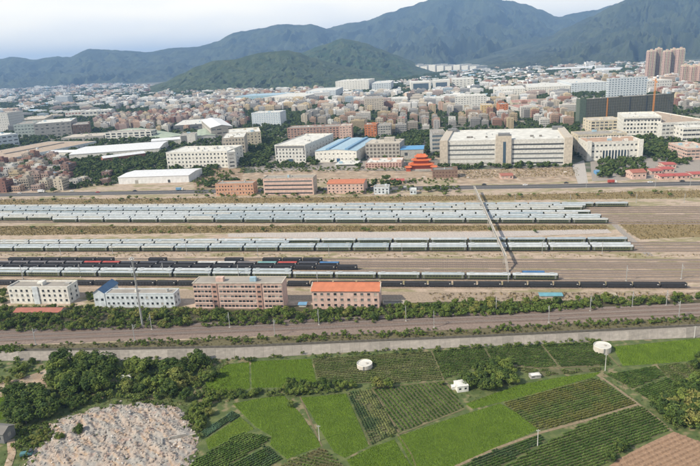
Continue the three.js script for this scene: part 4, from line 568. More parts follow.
// ---------------------------------------------------------------- town houses and town trees
const clear = (x, z, m = 0) => footprints.every(([cx, cz, r, hw, hd, a]) => { const dx = x - cx, dz = z - cz; if (dx * dx + dz * dz > (r + 8 + m) ** 2) return true; const c = Math.cos(a), s = Math.sin(a), lx = dx * c - dz * s, lz = dx * s + dz * c; return Math.abs(lx) > hw + m || Math.abs(lz) > hd + m; });
function houseParts(w, d, n, hut) {
  const h = n * 3.1 + 0.5, win = [];
  for (let r = 0; r < n; r++) { const y = 1.7 + r * 3.1, k = Math.max(2, Math.round(w / 3)); for (let c = 0; c < k; c++) win.push(bc(-w / 2 + (c + 0.5) * w / k, y, d / 2 + 0.02, 1.5, 1.5, 0.08)); for (const s of [-1, 1]) for (let c = 0; c < 2; c++) win.push(bc(s * (w / 2 + 0.02), y, -d / 4 + c * d / 2, 0.08, 1.4, 1.3)); }
  const slab = []; for (let r = 1; r < n; r++) slab.push(bx(-w / 2 - 0.1, w / 2 + 0.1, r * 3.1 - 0.1, r * 3.1 + 0.12, d / 2, d / 2 + 0.5));
  const roof = [bx(-w / 2 + 0.25, w / 2 - 0.25, h, h + 0.05, -d / 2 + 0.25, d / 2 - 0.25)];
  const wall = [bx(-w / 2, w / 2, 0, h, -d / 2, d / 2), bx(-w / 2, w / 2, h, h + 0.9, d / 2 - 0.22, d / 2), bx(-w / 2, w / 2, h, h + 0.9, -d / 2, -d / 2 + 0.22), bx(-w / 2, -w / 2 + 0.22, h, h + 0.9, -d / 2 + 0.22, d / 2 - 0.22), bx(w / 2 - 0.22, w / 2, h, h + 0.9, -d / 2 + 0.22, d / 2 - 0.22), ...slab];
  const top = hut ? [bx(-w * 0.3, w * 0.15, h + 0.05, h + 2.7, -d * 0.35, d * 0.1)] : [cyl(w * 0.2, -d * 0.15, h + 0.05, h + 1.6, 0.8)];
  return { wall: merge(wall), window: merge(win), roof: merge(roof), top: merge(top), hut, n, h };
}
const houseKinds = [[10, 11, 3, 1], [12, 12, 4, 1], [9, 13, 5, 0], [14, 11, 4, 1], [11, 10, 2, 0], [13, 12, 6, 1], [18, 11, 5, 1], [30, 13, 6, 1], [42, 16, 4, 1], [62, 30, 2, 1]].map(a => houseParts(...a));
function paint(g, c) { const n = g.attributes.position.count, a = new Float32Array(n * 3); for (let i = 0; i < n; i++) a.set(c, i * 3); const k = g.clone(); k.deleteAttribute('uv'); k.setAttribute('color', new THREE.BufferAttribute(a, 3)); return k; }
const houseMerged = houseKinds.map(h => mergeGeometries([paint(h.wall, [1, 1, 1]), paint(h.window, [0.12, 0.13, 0.15]), paint(h.roof, [0.75, 0.72, 0.68]), paint(h.top, [0.9, 0.88, 0.85])].map(g => g.index ? g.toNonIndexed() : g)));
const shedMerged = (() => { const g = bx(-20, 20, 0, 8, -12, 12), r = quadGeo([[V3(-20.4, 7.9, 12.4), V3(20.4, 7.9, 12.4), V3(20.4, 10.5, 0), V3(-20.4, 10.5, 0)], [V3(20.4, 7.9, -12.4), V3(-20.4, 7.9, -12.4), V3(-20.4, 10.5, 0), V3(20.4, 10.5, 0)]]), w = merge(Array.from({ length: 8 }, (_, i) => bc(-17 + i * 4.8, 5, 12.03, 3, 1.6, 0.1))); return mergeGeometries([paint(g, [0.92, 0.92, 0.9]), paint(r, [1, 1, 1]), paint(w, [0.14, 0.15, 0.17])]); })();
const slabMerged = (() => { const l = [paint(bx(-22, 22, 0, 20, -7, 7), [1, 1, 1]), paint(bx(-21.6, 21.6, 20, 20.1, -6.6, 6.6), [0.8, 0.78, 0.75]), paint(bx(-5, 3, 20.1, 23, -3, 3), [0.95, 0.95, 0.95])]; const w = []; for (let r = 0; r < 6; r++) for (let c = 0; c < 11; c++) w.push(bc(-20 + c * 4, 2 + r * 3.2, 7.03, 2.6, 1.6, 0.1)); l.push(paint(merge(w), [0.12, 0.14, 0.17])); return mergeGeometries(l); })();
const PAL = {
  red: [['terracotta', [0.30, 0.17, 0.13]], ['brick red', [0.23, 0.12, 0.10]], ['peach', [0.40, 0.29, 0.23]], ['pink', [0.38, 0.29, 0.26]], ['cream', [0.48, 0.43, 0.36]], ['grey', [0.30, 0.29, 0.28]], ['white', [0.58, 0.58, 0.57]], ['reddish brown', [0.24, 0.16, 0.14]], ['beige', [0.38, 0.34, 0.29]]],
  warm: [['peach', [0.44, 0.32, 0.25]], ['cream', [0.55, 0.50, 0.42]], ['yellow', [0.48, 0.40, 0.27]], ['grey', [0.42, 0.42, 0.42]], ['terracotta', [0.33, 0.19, 0.14]], ['white', [0.66, 0.65, 0.63]], ['beige', [0.42, 0.38, 0.33]], ['grey', [0.32, 0.32, 0.32]], ['white', [0.68, 0.69, 0.68]], ['white', [0.58, 0.60, 0.62]]],
  pale: [['white', [0.70, 0.70, 0.69]], ['cream', [0.52, 0.48, 0.42]], ['grey', [0.34, 0.35, 0.36]], ['blue grey', [0.34, 0.41, 0.46]], ['white', [0.62, 0.64, 0.65]], ['grey', [0.25, 0.26, 0.27]], ['pink', [0.4, 0.33, 0.3]]],
};
PAL.pale.push(['cream', [0.56, 0.52, 0.46]], ['white', [0.66, 0.66, 0.64]]);
const palMat = {}; for (const k in PAL) PAL[k].forEach(([n, c], i) => { palMat[k + i] = wallM(c); });
const zones = [
  { px: [[-14, 163], [30, 160], [68, 161], [74, 172], [66, 192], [-14, 194.5]], pal: 'red', cell: [13.5, 15], fill: 0.78, kinds: [0, 0, 1, 4, 4, 3], phrase: 'in the roadside village', turn: 0.05 },
  { px: [[72, 178], [112, 176], [112, 189], [72, 191]], pal: 'red', cell: [17, 17], fill: 0.3, kinds: [4, 4, 0], phrase: 'in the wood by the metal warehouse', turn: 0.1 },
  { px: [[96, 118], [240, 110], [250, 126], [222, 131], [176, 133], [156, 137], [120, 134], [98, 131]], pal: 'red', cell: [15.5, 17], fill: 0.56, kinds: [0, 1, 1, 2, 3, 5, 6, 6], phrase: 'in the red quarter', turn: 0.0 },
  { px: [[298, 123], [330, 110], [440, 106], [446, 130], [400, 136], [350, 134]], pal: 'warm', cell: [21, 21], fill: 0.56, kinds: [1, 2, 3, 5, 6, 6, 7], phrase: 'in the middle quarter', turn: 0.05 },
  { px: [[440, 106], [575, 99], [578, 124], [560, 128], [445, 129]], pal: 'warm', cell: [19, 19], fill: 0.56, kinds: [1, 2, 3, 5, 6, 6, 7], phrase: 'behind the long white office', turn: 0.02 },
  { px: [[640, 92], [712, 86], [712, 112], [674, 114], [672, 97]], pal: 'red', cell: [15, 16], fill: 0.7, kinds: [0, 1, 2, 3], phrase: 'right of the netted site', turn: 0.1 },
  { px: [[200, 104], [345, 101], [335, 113], [250, 113], [200, 112]], pal: 'warm', cell: [20, 20], fill: 0.55, kinds: [1, 2, 5, 6, 7], phrase: 'above the blue white slab', turn: 0 },
  { px: [[110, 100], [240, 97], [236, 110], [110, 116]], pal: 'pale', cell: [30, 28], fill: 0.42, kinds: [5, 6, 7, 8], phrase: 'far', turn: 0.1 },
  { px: [[-20, 128], [60, 108], [110, 106], [110, 118], [60, 124], [10, 134]], pal: 'pale', cell: [36, 34], fill: 0.42, kinds: [6, 7, 8, 8, 9], phrase: 'far', turn: 0.3 },
  { px: [[345, 96], [575, 88], [575, 100], [440, 105], [345, 109]], pal: 'pale', cell: [28, 26], fill: 0.46, kinds: [5, 6, 7, 7, 8], phrase: 'far', turn: 0 },
  { px: [[475, 84], [620, 76], [640, 90], [575, 93], [480, 92]], pal: 'warm', cell: [24, 24], fill: 0.45, kinds: [1, 3, 5, 6, 7], phrase: 'far', turn: 0 },
  { px: [[215, 93], [330, 90], [330, 99], [215, 101]], pal: 'warm', cell: [24, 24], fill: 0.5, kinds: [1, 2, 5, 7], phrase: 'far', turn: 0 },
];
const rH = rng(777), cand = [];
function groundCells(px, cell, turn, fn) {
  const pg = px.map(([u, v]) => { const p = G(u, v); return [p.x, p.z]; }), c = Math.cos(turn), s = Math.sin(turn), rot = pg.map(([x, z]) => [x * c - z * s, x * s + z * c]);
  const x0 = Math.min(...rot.map(p => p[0])), x1 = Math.max(...rot.map(p => p[0])), z0 = Math.min(...rot.map(p => p[1])), z1 = Math.max(...rot.map(p => p[1]));
  let r = 0; for (let z = z1; z > z0; z -= cell[1], r++) { let k = 0; for (let x = x0; x < x1; x += cell[0], k++) { const wx = x * c + z * s, wz = -x * s + z * c; if (inside([wx, wz], pg)) fn(wx, wz, r, k); } }
}
for (const Z of zones) {
  let lastRow = -1, row = 0, colN = 0;
  groundCells(Z.px, Z.cell, Z.turn, (x, z, r, k) => {
    if (r % 5 === 4 || (k % 9 === 8)) return;
    const jx = x + (rH() - 0.5) * 3, jz = z + (rH() - 0.5) * 3, keep = rH() < Z.fill + 0.3 * fbm(x / 90, z / 90, 2), kk = Z.kinds[Math.floor(rH() * Z.kinds.length)], pi = Math.floor(rH() * 9), t = (rH() - 0.5) * 0.12 + (rH() < 0.25 ? Math.PI / 2 : 0), sc = 0.85 + rH() * 0.25;
    if (!keep || !clear(jx, jz, 3)) return;
    if (r !== lastRow) { row++; colN = 0; lastRow = r; } colN++;
    cand.push({ x: jx, z: jz, kk, pi, pal: Z.pal === 'red' && fbm(x / 60 + 70, z / 60, 2) > 0.12 ? 'warm' : Z.pal, t: t + Z.turn, sc, d: Math.hypot(jx, jz), phrase: Z.phrase, row, colN, r: rH() });
  });
}
cand.sort((a, b) => a.d - b.d);
const nearHouses = []; const farHouses = [];
for (const c of cand) (nearHouses.length < 290 && c.phrase !== 'far' ? nearHouses : farHouses).push(c);
const roofTin = [MAT.rConc, MAT.rConc, MAT.rBeige, MAT.tBlue, MAT.rConc, MAT.tRed, MAT.rBrown, MAT.rWhite], roofWord = ['', '', '', 'blue-roofed ', '', 'red-roofed ', '', 'white-roofed '];
for (const c of nearHouses) {
  const K = houseKinds[c.kk], ri = Math.floor(c.r * roofTin.length), cn = PAL[c.pal][c.pi][0], o = thing('town_house', `${roofWord[ri]}${cn} ${NUM[K.n]}-storey house ${c.phrase}, row ${NUM[c.row] || ord(c.row)}, ${ord(c.colN)} from left`, 'house', 'town houses');
  const m = palMat[c.pal + c.pi]; mesh('wall', K.wall, m, o); mesh('window', K.window, MAT.glass, o, 1); mesh('roof', K.roof, roofTin[ri], o); mesh(K.hut ? 'roof_hut' : 'water_tank', K.top, K.hut ? m : MAT.galv, o);
  o.position.set(c.x, 0, c.z); o.rotation.y = c.t; o.scale.setScalar(c.sc); footprints.push([c.x, c.z, 9, 6, 6, 0]);
}
const town = new THREE.Group(); town.name = 'distant_town'; town.userData = { kind: 'stuff', label: 'far town of small pale and reddish houses below the hills', category: 'town' }; scene.add(town);
const instM = M(0xffffff, 0.88, { vertexColors: true });
houseKinds.forEach((K, k) => { const it = farHouses.filter(c => c.kk === k).map(c => { const q = PAL[c.pal][c.pi][1], f = 0.85 + c.r * 0.3; return [c.x, 0, c.z, c.sc, c.sc, c.t, q.map(v => v * f)]; }); if (it.length) scatter('house_mass', houseMerged[k], instM, it, '', '', town); });
{ // sheds, slabs and small buildings of the far plain
  const rS = rng(55), sheds = [], slabs = [], small = [];
  const plain = [[-40, 86], [120, 84.5], [230, 90], [330, 92], [420, 80], [470, 69], [560, 64.5], [640, 63], [720, 62], [720, 90], [640, 92], [575, 90], [440, 100], [330, 104], [230, 104], [110, 108], [60, 110], [-40, 124]];
  groundCells(plain, [56, 50], 0.15, (x, z) => { const r = rS(), d = Math.hypot(x, z); const q = rS(), m = fbm(x / 300 + 8, z / 300, 2), jx = x + (rS() - 0.5) * 20, jz = z + (rS() - 0.5) * 16, a = 0.15 + (rS() < 0.3 ? 1.57 : 0) + (rS() - 0.5) * 0.1, s = 0.7 + rS() * 0.7; if (m < -0.08 || !clear(jx, jz, 18)) return;
    if (r < 0.3) { const w = rS() < 0.6 ? [0.68, 0.69, 0.69] : rS() < 0.5 ? [0.32, 0.46, 0.58] : [0.46, 0.36, 0.3]; sheds.push([jx, 0, jz, s, 0.8 + q * 0.5, a, w, s]); }
    else if (r < 0.42) { const w = rS() < 0.7 ? [0.7, 0.7, 0.68] : [0.55, 0.44, 0.36]; slabs.push([jx, 0, jz, s * 0.9, 0.7 + q * 0.6, a * 0.4, w, s]); }
    else if (r < 0.75) for (let k = 0; k < 3; k++) { const p = PAL[m > 0.25 ? 'red' : 'pale'], w = p[Math.floor(rS() * p.length)][1]; small.push([jx + (k % 2) * 17 - 8, 0, jz + (k > 1 ? 15 : -4), 1, 0.7 + rS() * 0.6, a, w]); } });
  scatter('shed_mass', shedMerged, instM, sheds, '', '', town); scatter('slab_mass', slabMerged, instM, slabs, '', '', town); scatter('house_mass', houseMerged[3], instM, small, '', '', town);
}
{ // trees of the town, seen as masses
  const rS = rng(66), small = [0, 1].map(i => crownGeo(400 + i, 3.4, 3.2, 9, 190, 0.95, [[0.04, 0.066, 0.022], [0.056, 0.084, 0.028], [0.075, 0.10, 0.032]])), items = [[], []];
  const put = (x, z, h) => items[rS() < 0.5 ? 0 : 1].push([x, -0.3, z, h / 7 * (0.9 + rS() * 0.5), h / 7, rS() * 6.28, [1, 1, 1]]);
  const lots = [[[60, 162], [118, 158], [122, 175], [116, 186], [70, 190], [64, 178]], [[120, 160], [168, 152], [168, 163], [150, 168], [122, 170]], [[244, 150], [274, 134], [276, 150], [262, 166], [244, 168]], [[290, 112], [352, 110], [352, 121], [285, 122]], [[378, 134], [432, 132], [436, 145], [425, 148], [404, 140], [380, 138]], [[500, 94], [570, 90], [572, 96], [505, 100]], [[640, 142], [672, 140], [682, 156], [660, 158], [640, 152]], [[596, 160], [640, 158], [648, 176], [600, 178]], [[10, 168], [50, 164], [50, 172], [10, 176]], [[528, 118], [578, 114], [578, 132], [572, 134], [545, 126]], [[440, 164], [572, 162], [572, 168], [440, 170]], [[262, 165], [318, 164], [318, 167], [262, 169]], [[200, 183], [262, 182], [262, 186], [200, 188]], [[365, 183], [408, 182], [412, 186], [366, 188]], [[190, 164], [216, 168], [214, 176], [196, 178]], [[648, 150], [690, 160], [690, 166], [650, 162]]];
  for (const L of lots) groundCells(L, [6.5, 6.5], 0.4, (x, z) => { const jx = x + (rS() - 0.5) * 6, jz = z + (rS() - 0.5) * 6; if (rS() < 0.7 && clear(jx, jz, -1)) put(jx, jz, 4 + rS() * 4.5); });
  const all = [[-40, 92], [120, 86], [240, 90], [330, 92], [420, 76], [470, 68], [560, 64], [720, 62], [720, 140], [690, 152], [660, 160], [440, 160], [280, 166], [190, 172], [-40, 182]];
  groundCells(all, [11, 11], 0.7, (x, z) => { const jx = x + (rS() - 0.5) * 13, jz = z + (rS() - 0.5) * 13, m = fbm(x / 130 + 40, z / 130, 3), d = Math.hypot(x, z); if (rS() < 0.72 + m * 1.2 + (d > 1900 ? 0.15 : 0) && clear(jx, jz, -2)) put(jx, jz, 5 + rS() * 6 + (d > 1900 ? 4 : 0)); });
  small.forEach((g, i) => scatter('town_foliage', g, leafM, items[i], 'green trees growing between the town buildings', 'trees'));
}

// ---------------------------------------------------------------- footbridge, masts, vehicles
{ const a = G(474, 186, 7.5), b = G(505.5, 256, 7.5), L = a.distanceTo(b), o = thing('footbridge', 'long pale footbridge crossing over both carriage yards', 'footbridge'); o.position.set((a.x + b.x) / 2, 0, (a.z + b.z) / 2); o.rotation.y = Math.atan2(-(b.z - a.z), b.x - a.x);
  mesh('deck', bx(-L / 2, L / 2, 7.2, 7.5, -0.7, 0.7), MAT.rBeige, o); for (const s of [-1, 1]) mesh('parapet', bx(-L / 2, L / 2, 7.5, 8.3, s * 0.68 - 0.02, s * 0.68 + 0.02), MAT.galv, o);
  for (let k = 0; k < 8; k++) { const x = -L / 2 + 6 + k * (L - 12) / 7; mesh('pier', merge([bx(x - 0.2, x + 0.2, 0, 7.2, -0.7, -0.3), bx(x - 0.2, x + 0.2, 0, 7.2, 0.3, 0.7)]), MAT.concrete, o, 1); }
  mesh('stair', quadGeo([[V3(L / 2, 7.4, 0.8), V3(L / 2 + 11, 0.1, 0.8), V3(L / 2 + 11, 0.1, -0.8), V3(L / 2, 7.4, -0.8)]]), MAT.concreteFloor, o); }
const mastParts = { post: merge([bc(0, 4.2, -0.12, 0.1, 8.4, 0.06), bc(0, 4.2, 0.12, 0.1, 8.4, 0.06), bc(-0.11, 4.2, 0, 0.05, 8.4, 0.24), bc(0.11, 4.2, 0, 0.05, 8.4, 0.24)]), foot: bx(-0.4, 0.4, 0, 0.5, -0.4, 0.4), arm: merge([bar(V3(0, 7.4, 0), V3(0, 6.9, 2.9), 0.05), bar(V3(0, 5.9, 0), V3(0, 7.1, 2.4), 0.05), bar(V3(0, 6.0, 0.2), V3(0, 6.2, 2.8), 0.035)]), ins: merge([bar(V3(0, 7.35, 0.2), V3(0, 7.28, 0.7), 0.1), bar(V3(0, 5.95, 0.15), V3(0, 6.1, 0.55), 0.1)]) };
function mast(u, v, label, s = 1, flip) { const p = G(u, v), o = thing('catenary_mast', label, 'mast', 'catenary masts'); mesh('post', mastParts.post, MAT.galv, o); mesh('foot', mastParts.foot, MAT.concrete, o); mesh('arm', mastParts.arm, MAT.galv, o); mesh('insulator', mastParts.ins, MAT.white, o); o.position.copy(p); o.rotation.y = flip ? Math.PI : 0; o.scale.setScalar(s); }
[[23, 279], [81, 277.5], [164, 277], [239, 279], [318, 287], [626, 281.5], [681, 279.5], [508, 287]].forEach(([u, v], i) => mast(u, v, `grey catenary mast in the lower yard, ${ord([1, 2, 3, 4, 5, 7, 8, 6][i])} from left`, 1.15));
[[61, 255], [113, 254.5], [187, 254.5], [258, 257], [329, 255.5], [402, 254.5], [542, 253.5], [602, 254]].forEach(([u, v], i) => mast(u, v, `thin catenary mast in front of the middle yard, ${ord(i + 1)} from left`, 1.0, true));
[[36, 345], [135, 341], [275, 336.5], [434, 328], [548.6, 323], [678.5, 318.5]].forEach(([u, v], i) => mast(u, v, `catenary mast on the near side of the main line, ${ord(i + 1)} from left`, 1.1, true));
[[152, 330], [230, 328], [319, 325], [406, 321.5], [496, 312.5], [590, 311.5], [632, 307], [666, 306]].forEach(([u, v], i) => mast(u, v, `catenary mast between the tree belt and the main line, ${ord(i + 1)} from left`, 1.05));
[[570, 204], [636, 203], [684, 203], [515, 204], [586, 188], [655, 187], [690, 186]].forEach(([u, v], i) => mast(u, v, `thin mast ${['behind the upper yard, second of four from left', 'behind the upper yard, third of four from left', 'behind the upper yard, rightmost of four', 'behind the upper yard, leftmost of four', 'on the far road verge, leftmost of three', 'on the far road verge, middle of three', 'on the far road verge, rightmost of three'][i]}`, 1.0));
{ const p = G(142.5, 326), H = heightTo(p, 257), o = thing('light_mast', 'tall grey floodlight mast standing before the white two-storey block', 'light mast'); o.position.copy(p); mesh('pole', cyl(0, 0, 0, H, 0.4, 0.16, 10), MAT.galv, o); mesh('platform', merge([cyl(0, 0, H - 1.5, H - 1.3, 1.1, 1.1, 12), cyl(0, 0, H - 0.3, H - 0.2, 0.8, 0.8, 12)]), MAT.galv, o, 1); for (let k = 0; k < 6; k++) { const a = k * 1.047; mesh('floodlight', bc(Math.cos(a) * 1.2, H - 0.9, Math.sin(a) * 1.2, 0.5, 0.5, 0.35), MAT.white, o); } mesh('ladder', bx(0.6, 0.75, 0, H - 2, -0.2, 0.2), MAT.steel, o); }
function pole(u, v, h, label) { const o = thing('utility_pole', label, 'pole', 'field poles'); o.position.copy(G(u, v)); mesh('pole', cyl(0, 0, 0, h, 0.16, 0.1, 8), M([0.55, 0.54, 0.52], 0.8), o); mesh('cross_arm', bc(0, h - 0.5, 0, 1.4, 0.12, 0.12), MAT.galv, o); for (const s of [-1, 0, 1]) mesh('insulator', cyl(s * 0.55, 0, h - 0.44, h - 0.15, 0.07), MAT.white, o); }
pole(605, 371, 8, 'white utility pole beside the round tank at the right'); pole(537.5, 446, 6.5, 'pale utility pole on the path through the crop fields, right of centre'); pole(319.5, 441, 6.5, 'pale utility pole between the rice fields, left of centre'); pole(694, 338, 6, 'pale pole above the concrete slope at the right edge');
function car(u, v, turn, paintM, label) { const o = thing('parked_car', label, 'car', 'cars on the road'); o.position.copy(G(u, v)); o.position.y = 0.11; o.rotation.y = turn; mesh('body', profile([[-0.85, 0.3], [0.85, 0.3], [0.9, 0.6], [0.82, 0.95], [-0.82, 0.95], [-0.9, 0.6]], 4.4), paintM, o); mesh('cabin', profile([[-0.78, 0.95], [0.78, 0.95], [0.62, 1.45], [-0.62, 1.45]], 2.3), MAT.glass, o); mesh('roof', bc(-0.1, 1.47, 0, 1.7, 0.05, 1.22), paintM, o); for (const x of [-1.35, 1.35]) for (const z of [-0.8, 0.8]) { const g = new THREE.CylinderGeometry(0.32, 0.32, 0.2, 12); g.rotateX(Math.PI / 2); g.translate(x, 0.32, z); mesh('wheel', g, rubber, o); } }
const cw = M([0.75, 0.75, 0.75], 0.3), ck = M([0.03, 0.03, 0.035], 0.3), cr = M([0.4, 0.05, 0.04], 0.3);
car(484, 185, 0.02, ck, 'black car on the road in front of the long white office'); car(566, 183.4, 0.02, ck, 'black car on the road beside the paved entrance'); car(72, 191.6, 0.05, cw, 'white car on the road by the village'); car(135, 191.2, 0.05, ck, 'dark car on the road before the metal warehouse'); car(300, 188.6, 0.03, cw, 'white car on the road behind the striped block'); car(650, 182.8, 0.02, cw, 'white car on the road at the right'); car(220, 189.6, 0.04, cr, 'red car on the road near the dirt lot');
function lorry(u, v, turn, boxM, label) { const o = thing('lorry', label, 'lorry', 'lorries on the road'); o.position.copy(G(u, v)); o.position.y = 0.11; o.rotation.y = turn; mesh('cargo_box', bx(-4.2, 1.9, 0.95, 3.4, -1.2, 1.2), boxM, o); mesh('cab', profile([[-1.15, 0.6], [1.15, 0.6], [1.15, 2.5], [-1.15, 2.5]], 1.7).translate(3.1, 0, 0), MAT.white, o); mesh('windscreen', bx(3.96, 3.99, 1.5, 2.3, -1, 1), MAT.glass, o); mesh('chassis', bx(-4.2, 3.6, 0.6, 0.94, -0.5, 0.5), MAT.dark, o); for (const x of [-3, -1.8, 3]) for (const z of [-1, 1]) { const g = new THREE.CylinderGeometry(0.5, 0.5, 0.3, 12); g.rotateX(Math.PI / 2); g.translate(x, 0.5, z); mesh('wheel', g, rubber, o); } }
lorry(42, 192.6, 0.05, MAT.tWhite, 'white box lorry on the road before the village'); lorry(180, 190.6, 0.04, MAT.tBlue, 'blue box lorry on the road right of the metal warehouse'); lorry(345, 188, 0.03, MAT.tWhite, 'white box lorry on the road behind the small orange roof'); lorry(612, 183.2, 0.02, MAT.tRed, 'red box lorry on the road right of the paved entrance');
[[20, 193.6, cw, 'white car on the road at the far left'], [98, 192.6, cr, 'red car on the road between village and warehouse'], [250, 189.2, ck, 'dark car on the road behind the orange pink block'], [405, 187.6, cw, 'white car on the road before the temple'], [525, 185.6, cw, 'white car on the road right of the small red canopy'], [682, 181.6, ck, 'dark car on the road at the right edge']].forEach(([u, v, m, t]) => car(u, v, 0.03, m, t));
// red sheds and stored trucks at the right
[[632, 179.5, 646, 178.8], [651, 174.8, 662, 174.2], [662, 173, 674, 172.4], [660, 180, 676, 179.2], [677, 179.6, 690, 178.8], [664, 168.5, 676, 168], [692, 178, 705, 177.4]].forEach((fp, i) => building(i ? 'red_canopy' : 'small_block', i ? `red-roofed canopy in the storage yard at the right, ${ord(i)} of six` : 'small pink house with red gable roof among trees at the right', i ? 'canopy' : 'house', fp, fp[1] - (i ? 4 : 7), fp[1] - (i ? 6.4 : 10), { wall: i ? MAT.pink : MAT.pink, roof: i ? MAT.tRed : MAT.tileRed, roofType: 'gable', rise: i ? 0.8 : 2, rows: 1, cols: 3, group: i ? 'red canopies in the storage yard' : undefined }));
building('small_block', 'small red canopy on the bare lot before the long white office', 'canopy', [501, 179.4, 513, 179], 175.6, 173, { wall: MAT.pink, roof: MAT.tileRed, roofType: 'gable', rise: 1, rows: 1, cols: 3 });
building('small_shed', 'tiny blue shed by the paved entrance', 'shed', [596, 174.6, 602, 174.4], 171.6, 170, { wall: M([0.1, 0.25, 0.45], 0.7), roof: MAT.tBlue, roofType: 'gable', rise: 0.5 });

// ---------------------------------------------------------------- farm fields
function bladeTuft(seed, n, h, spread, wid, lean) { const r = rng(seed), pos = [], nor = []; for (let i = 0; i < n; i++) { const a = r() * 6.28, q = r() * spread, x = Math.cos(a) * q, z = Math.sin(a) * q, b = a + (r() - 0.5), l = lean * (0.4 + r()), hh = h * (0.7 + r() * 0.5), dx = Math.cos(b), dz = Math.sin(b); const P3 = [[x - dz * wid, 0, z + dx * wid], [x + dz * wid, 0, z - dx * wid], [x + dx * l, hh, z + dz * l]]; for (const p of P3) { pos.push(...p); nor.push(dx * 0.45, 0.85, dz * 0.45); } } const g = new THREE.BufferGeometry(); g.setAttribute('position', new THREE.Float32BufferAttribute(pos, 3)); g.setAttribute('normal', new THREE.Float32BufferAttribute(nor, 3)); return g; }
function leafyTuft(seed, n, h, spread) { const r = rng(seed), pos = [], nor = []; for (let i = 0; i < n; i++) { const a = i / n * 6.28 + r(), l = spread * (0.6 + r() * 0.6), y = h * (0.35 + r() * 0.75), w = l * 0.34, dx = Math.cos(a), dz = Math.sin(a); const q = [[0, h * 0.1, 0], [dx * l * 0.5 - dz * w, y, dz * l * 0.5 + dx * w], [dx * l, y * 0.75, dz * l], [dx * l * 0.5 + dz * w, y, dz * l * 0.5 - dx * w]]; for (const k of [0, 1, 2, 0, 2, 3]) { pos.push(...q[k]); nor.push(dx * 0.4, 0.9, dz * 0.4); } } const g = new THREE.BufferGeometry(); g.setAttribute('position', new THREE.Float32BufferAttribute(pos, 3)); g.setAttribute('normal', new THREE.Float32BufferAttribute(nor, 3)); return g; }
const riceTuft = bladeTuft(1, 11, 0.26, 0.28, 0.032, 0.08), vegTuft = leafyTuft(2, 9, 0.42, 0.38), weedTuft = bladeTuft(3, 12, 0.8, 0.6, 0.07, 0.5);
const cropM = new THREE.MeshPhysicalMaterial({ color: 0xffffff, roughness: 1, specularIntensity: 0.25, side: THREE.DoubleSide }), soilGreen = M([0.12, 0.205, 0.018], 0.95, { map: T.gravel }), soilBrown = M([0.14, 0.145, 0.062], 0.95, { map: T.gravel }), soilPale = M([0.43, 0.29, 0.19], 0.95, { map: T.gravel });
const rF = rng(2024); let fieldN = 0;
const RICE = [0.19, 0.31, 0.026], RICE2 = [0.225, 0.345, 0.032], VEG = [0.11, 0.19, 0.045], VEG2 = [0.165, 0.245, 0.062], PALE = [0.26, 0.29, 0.11], BLUEG = [0.085, 0.14, 0.06];
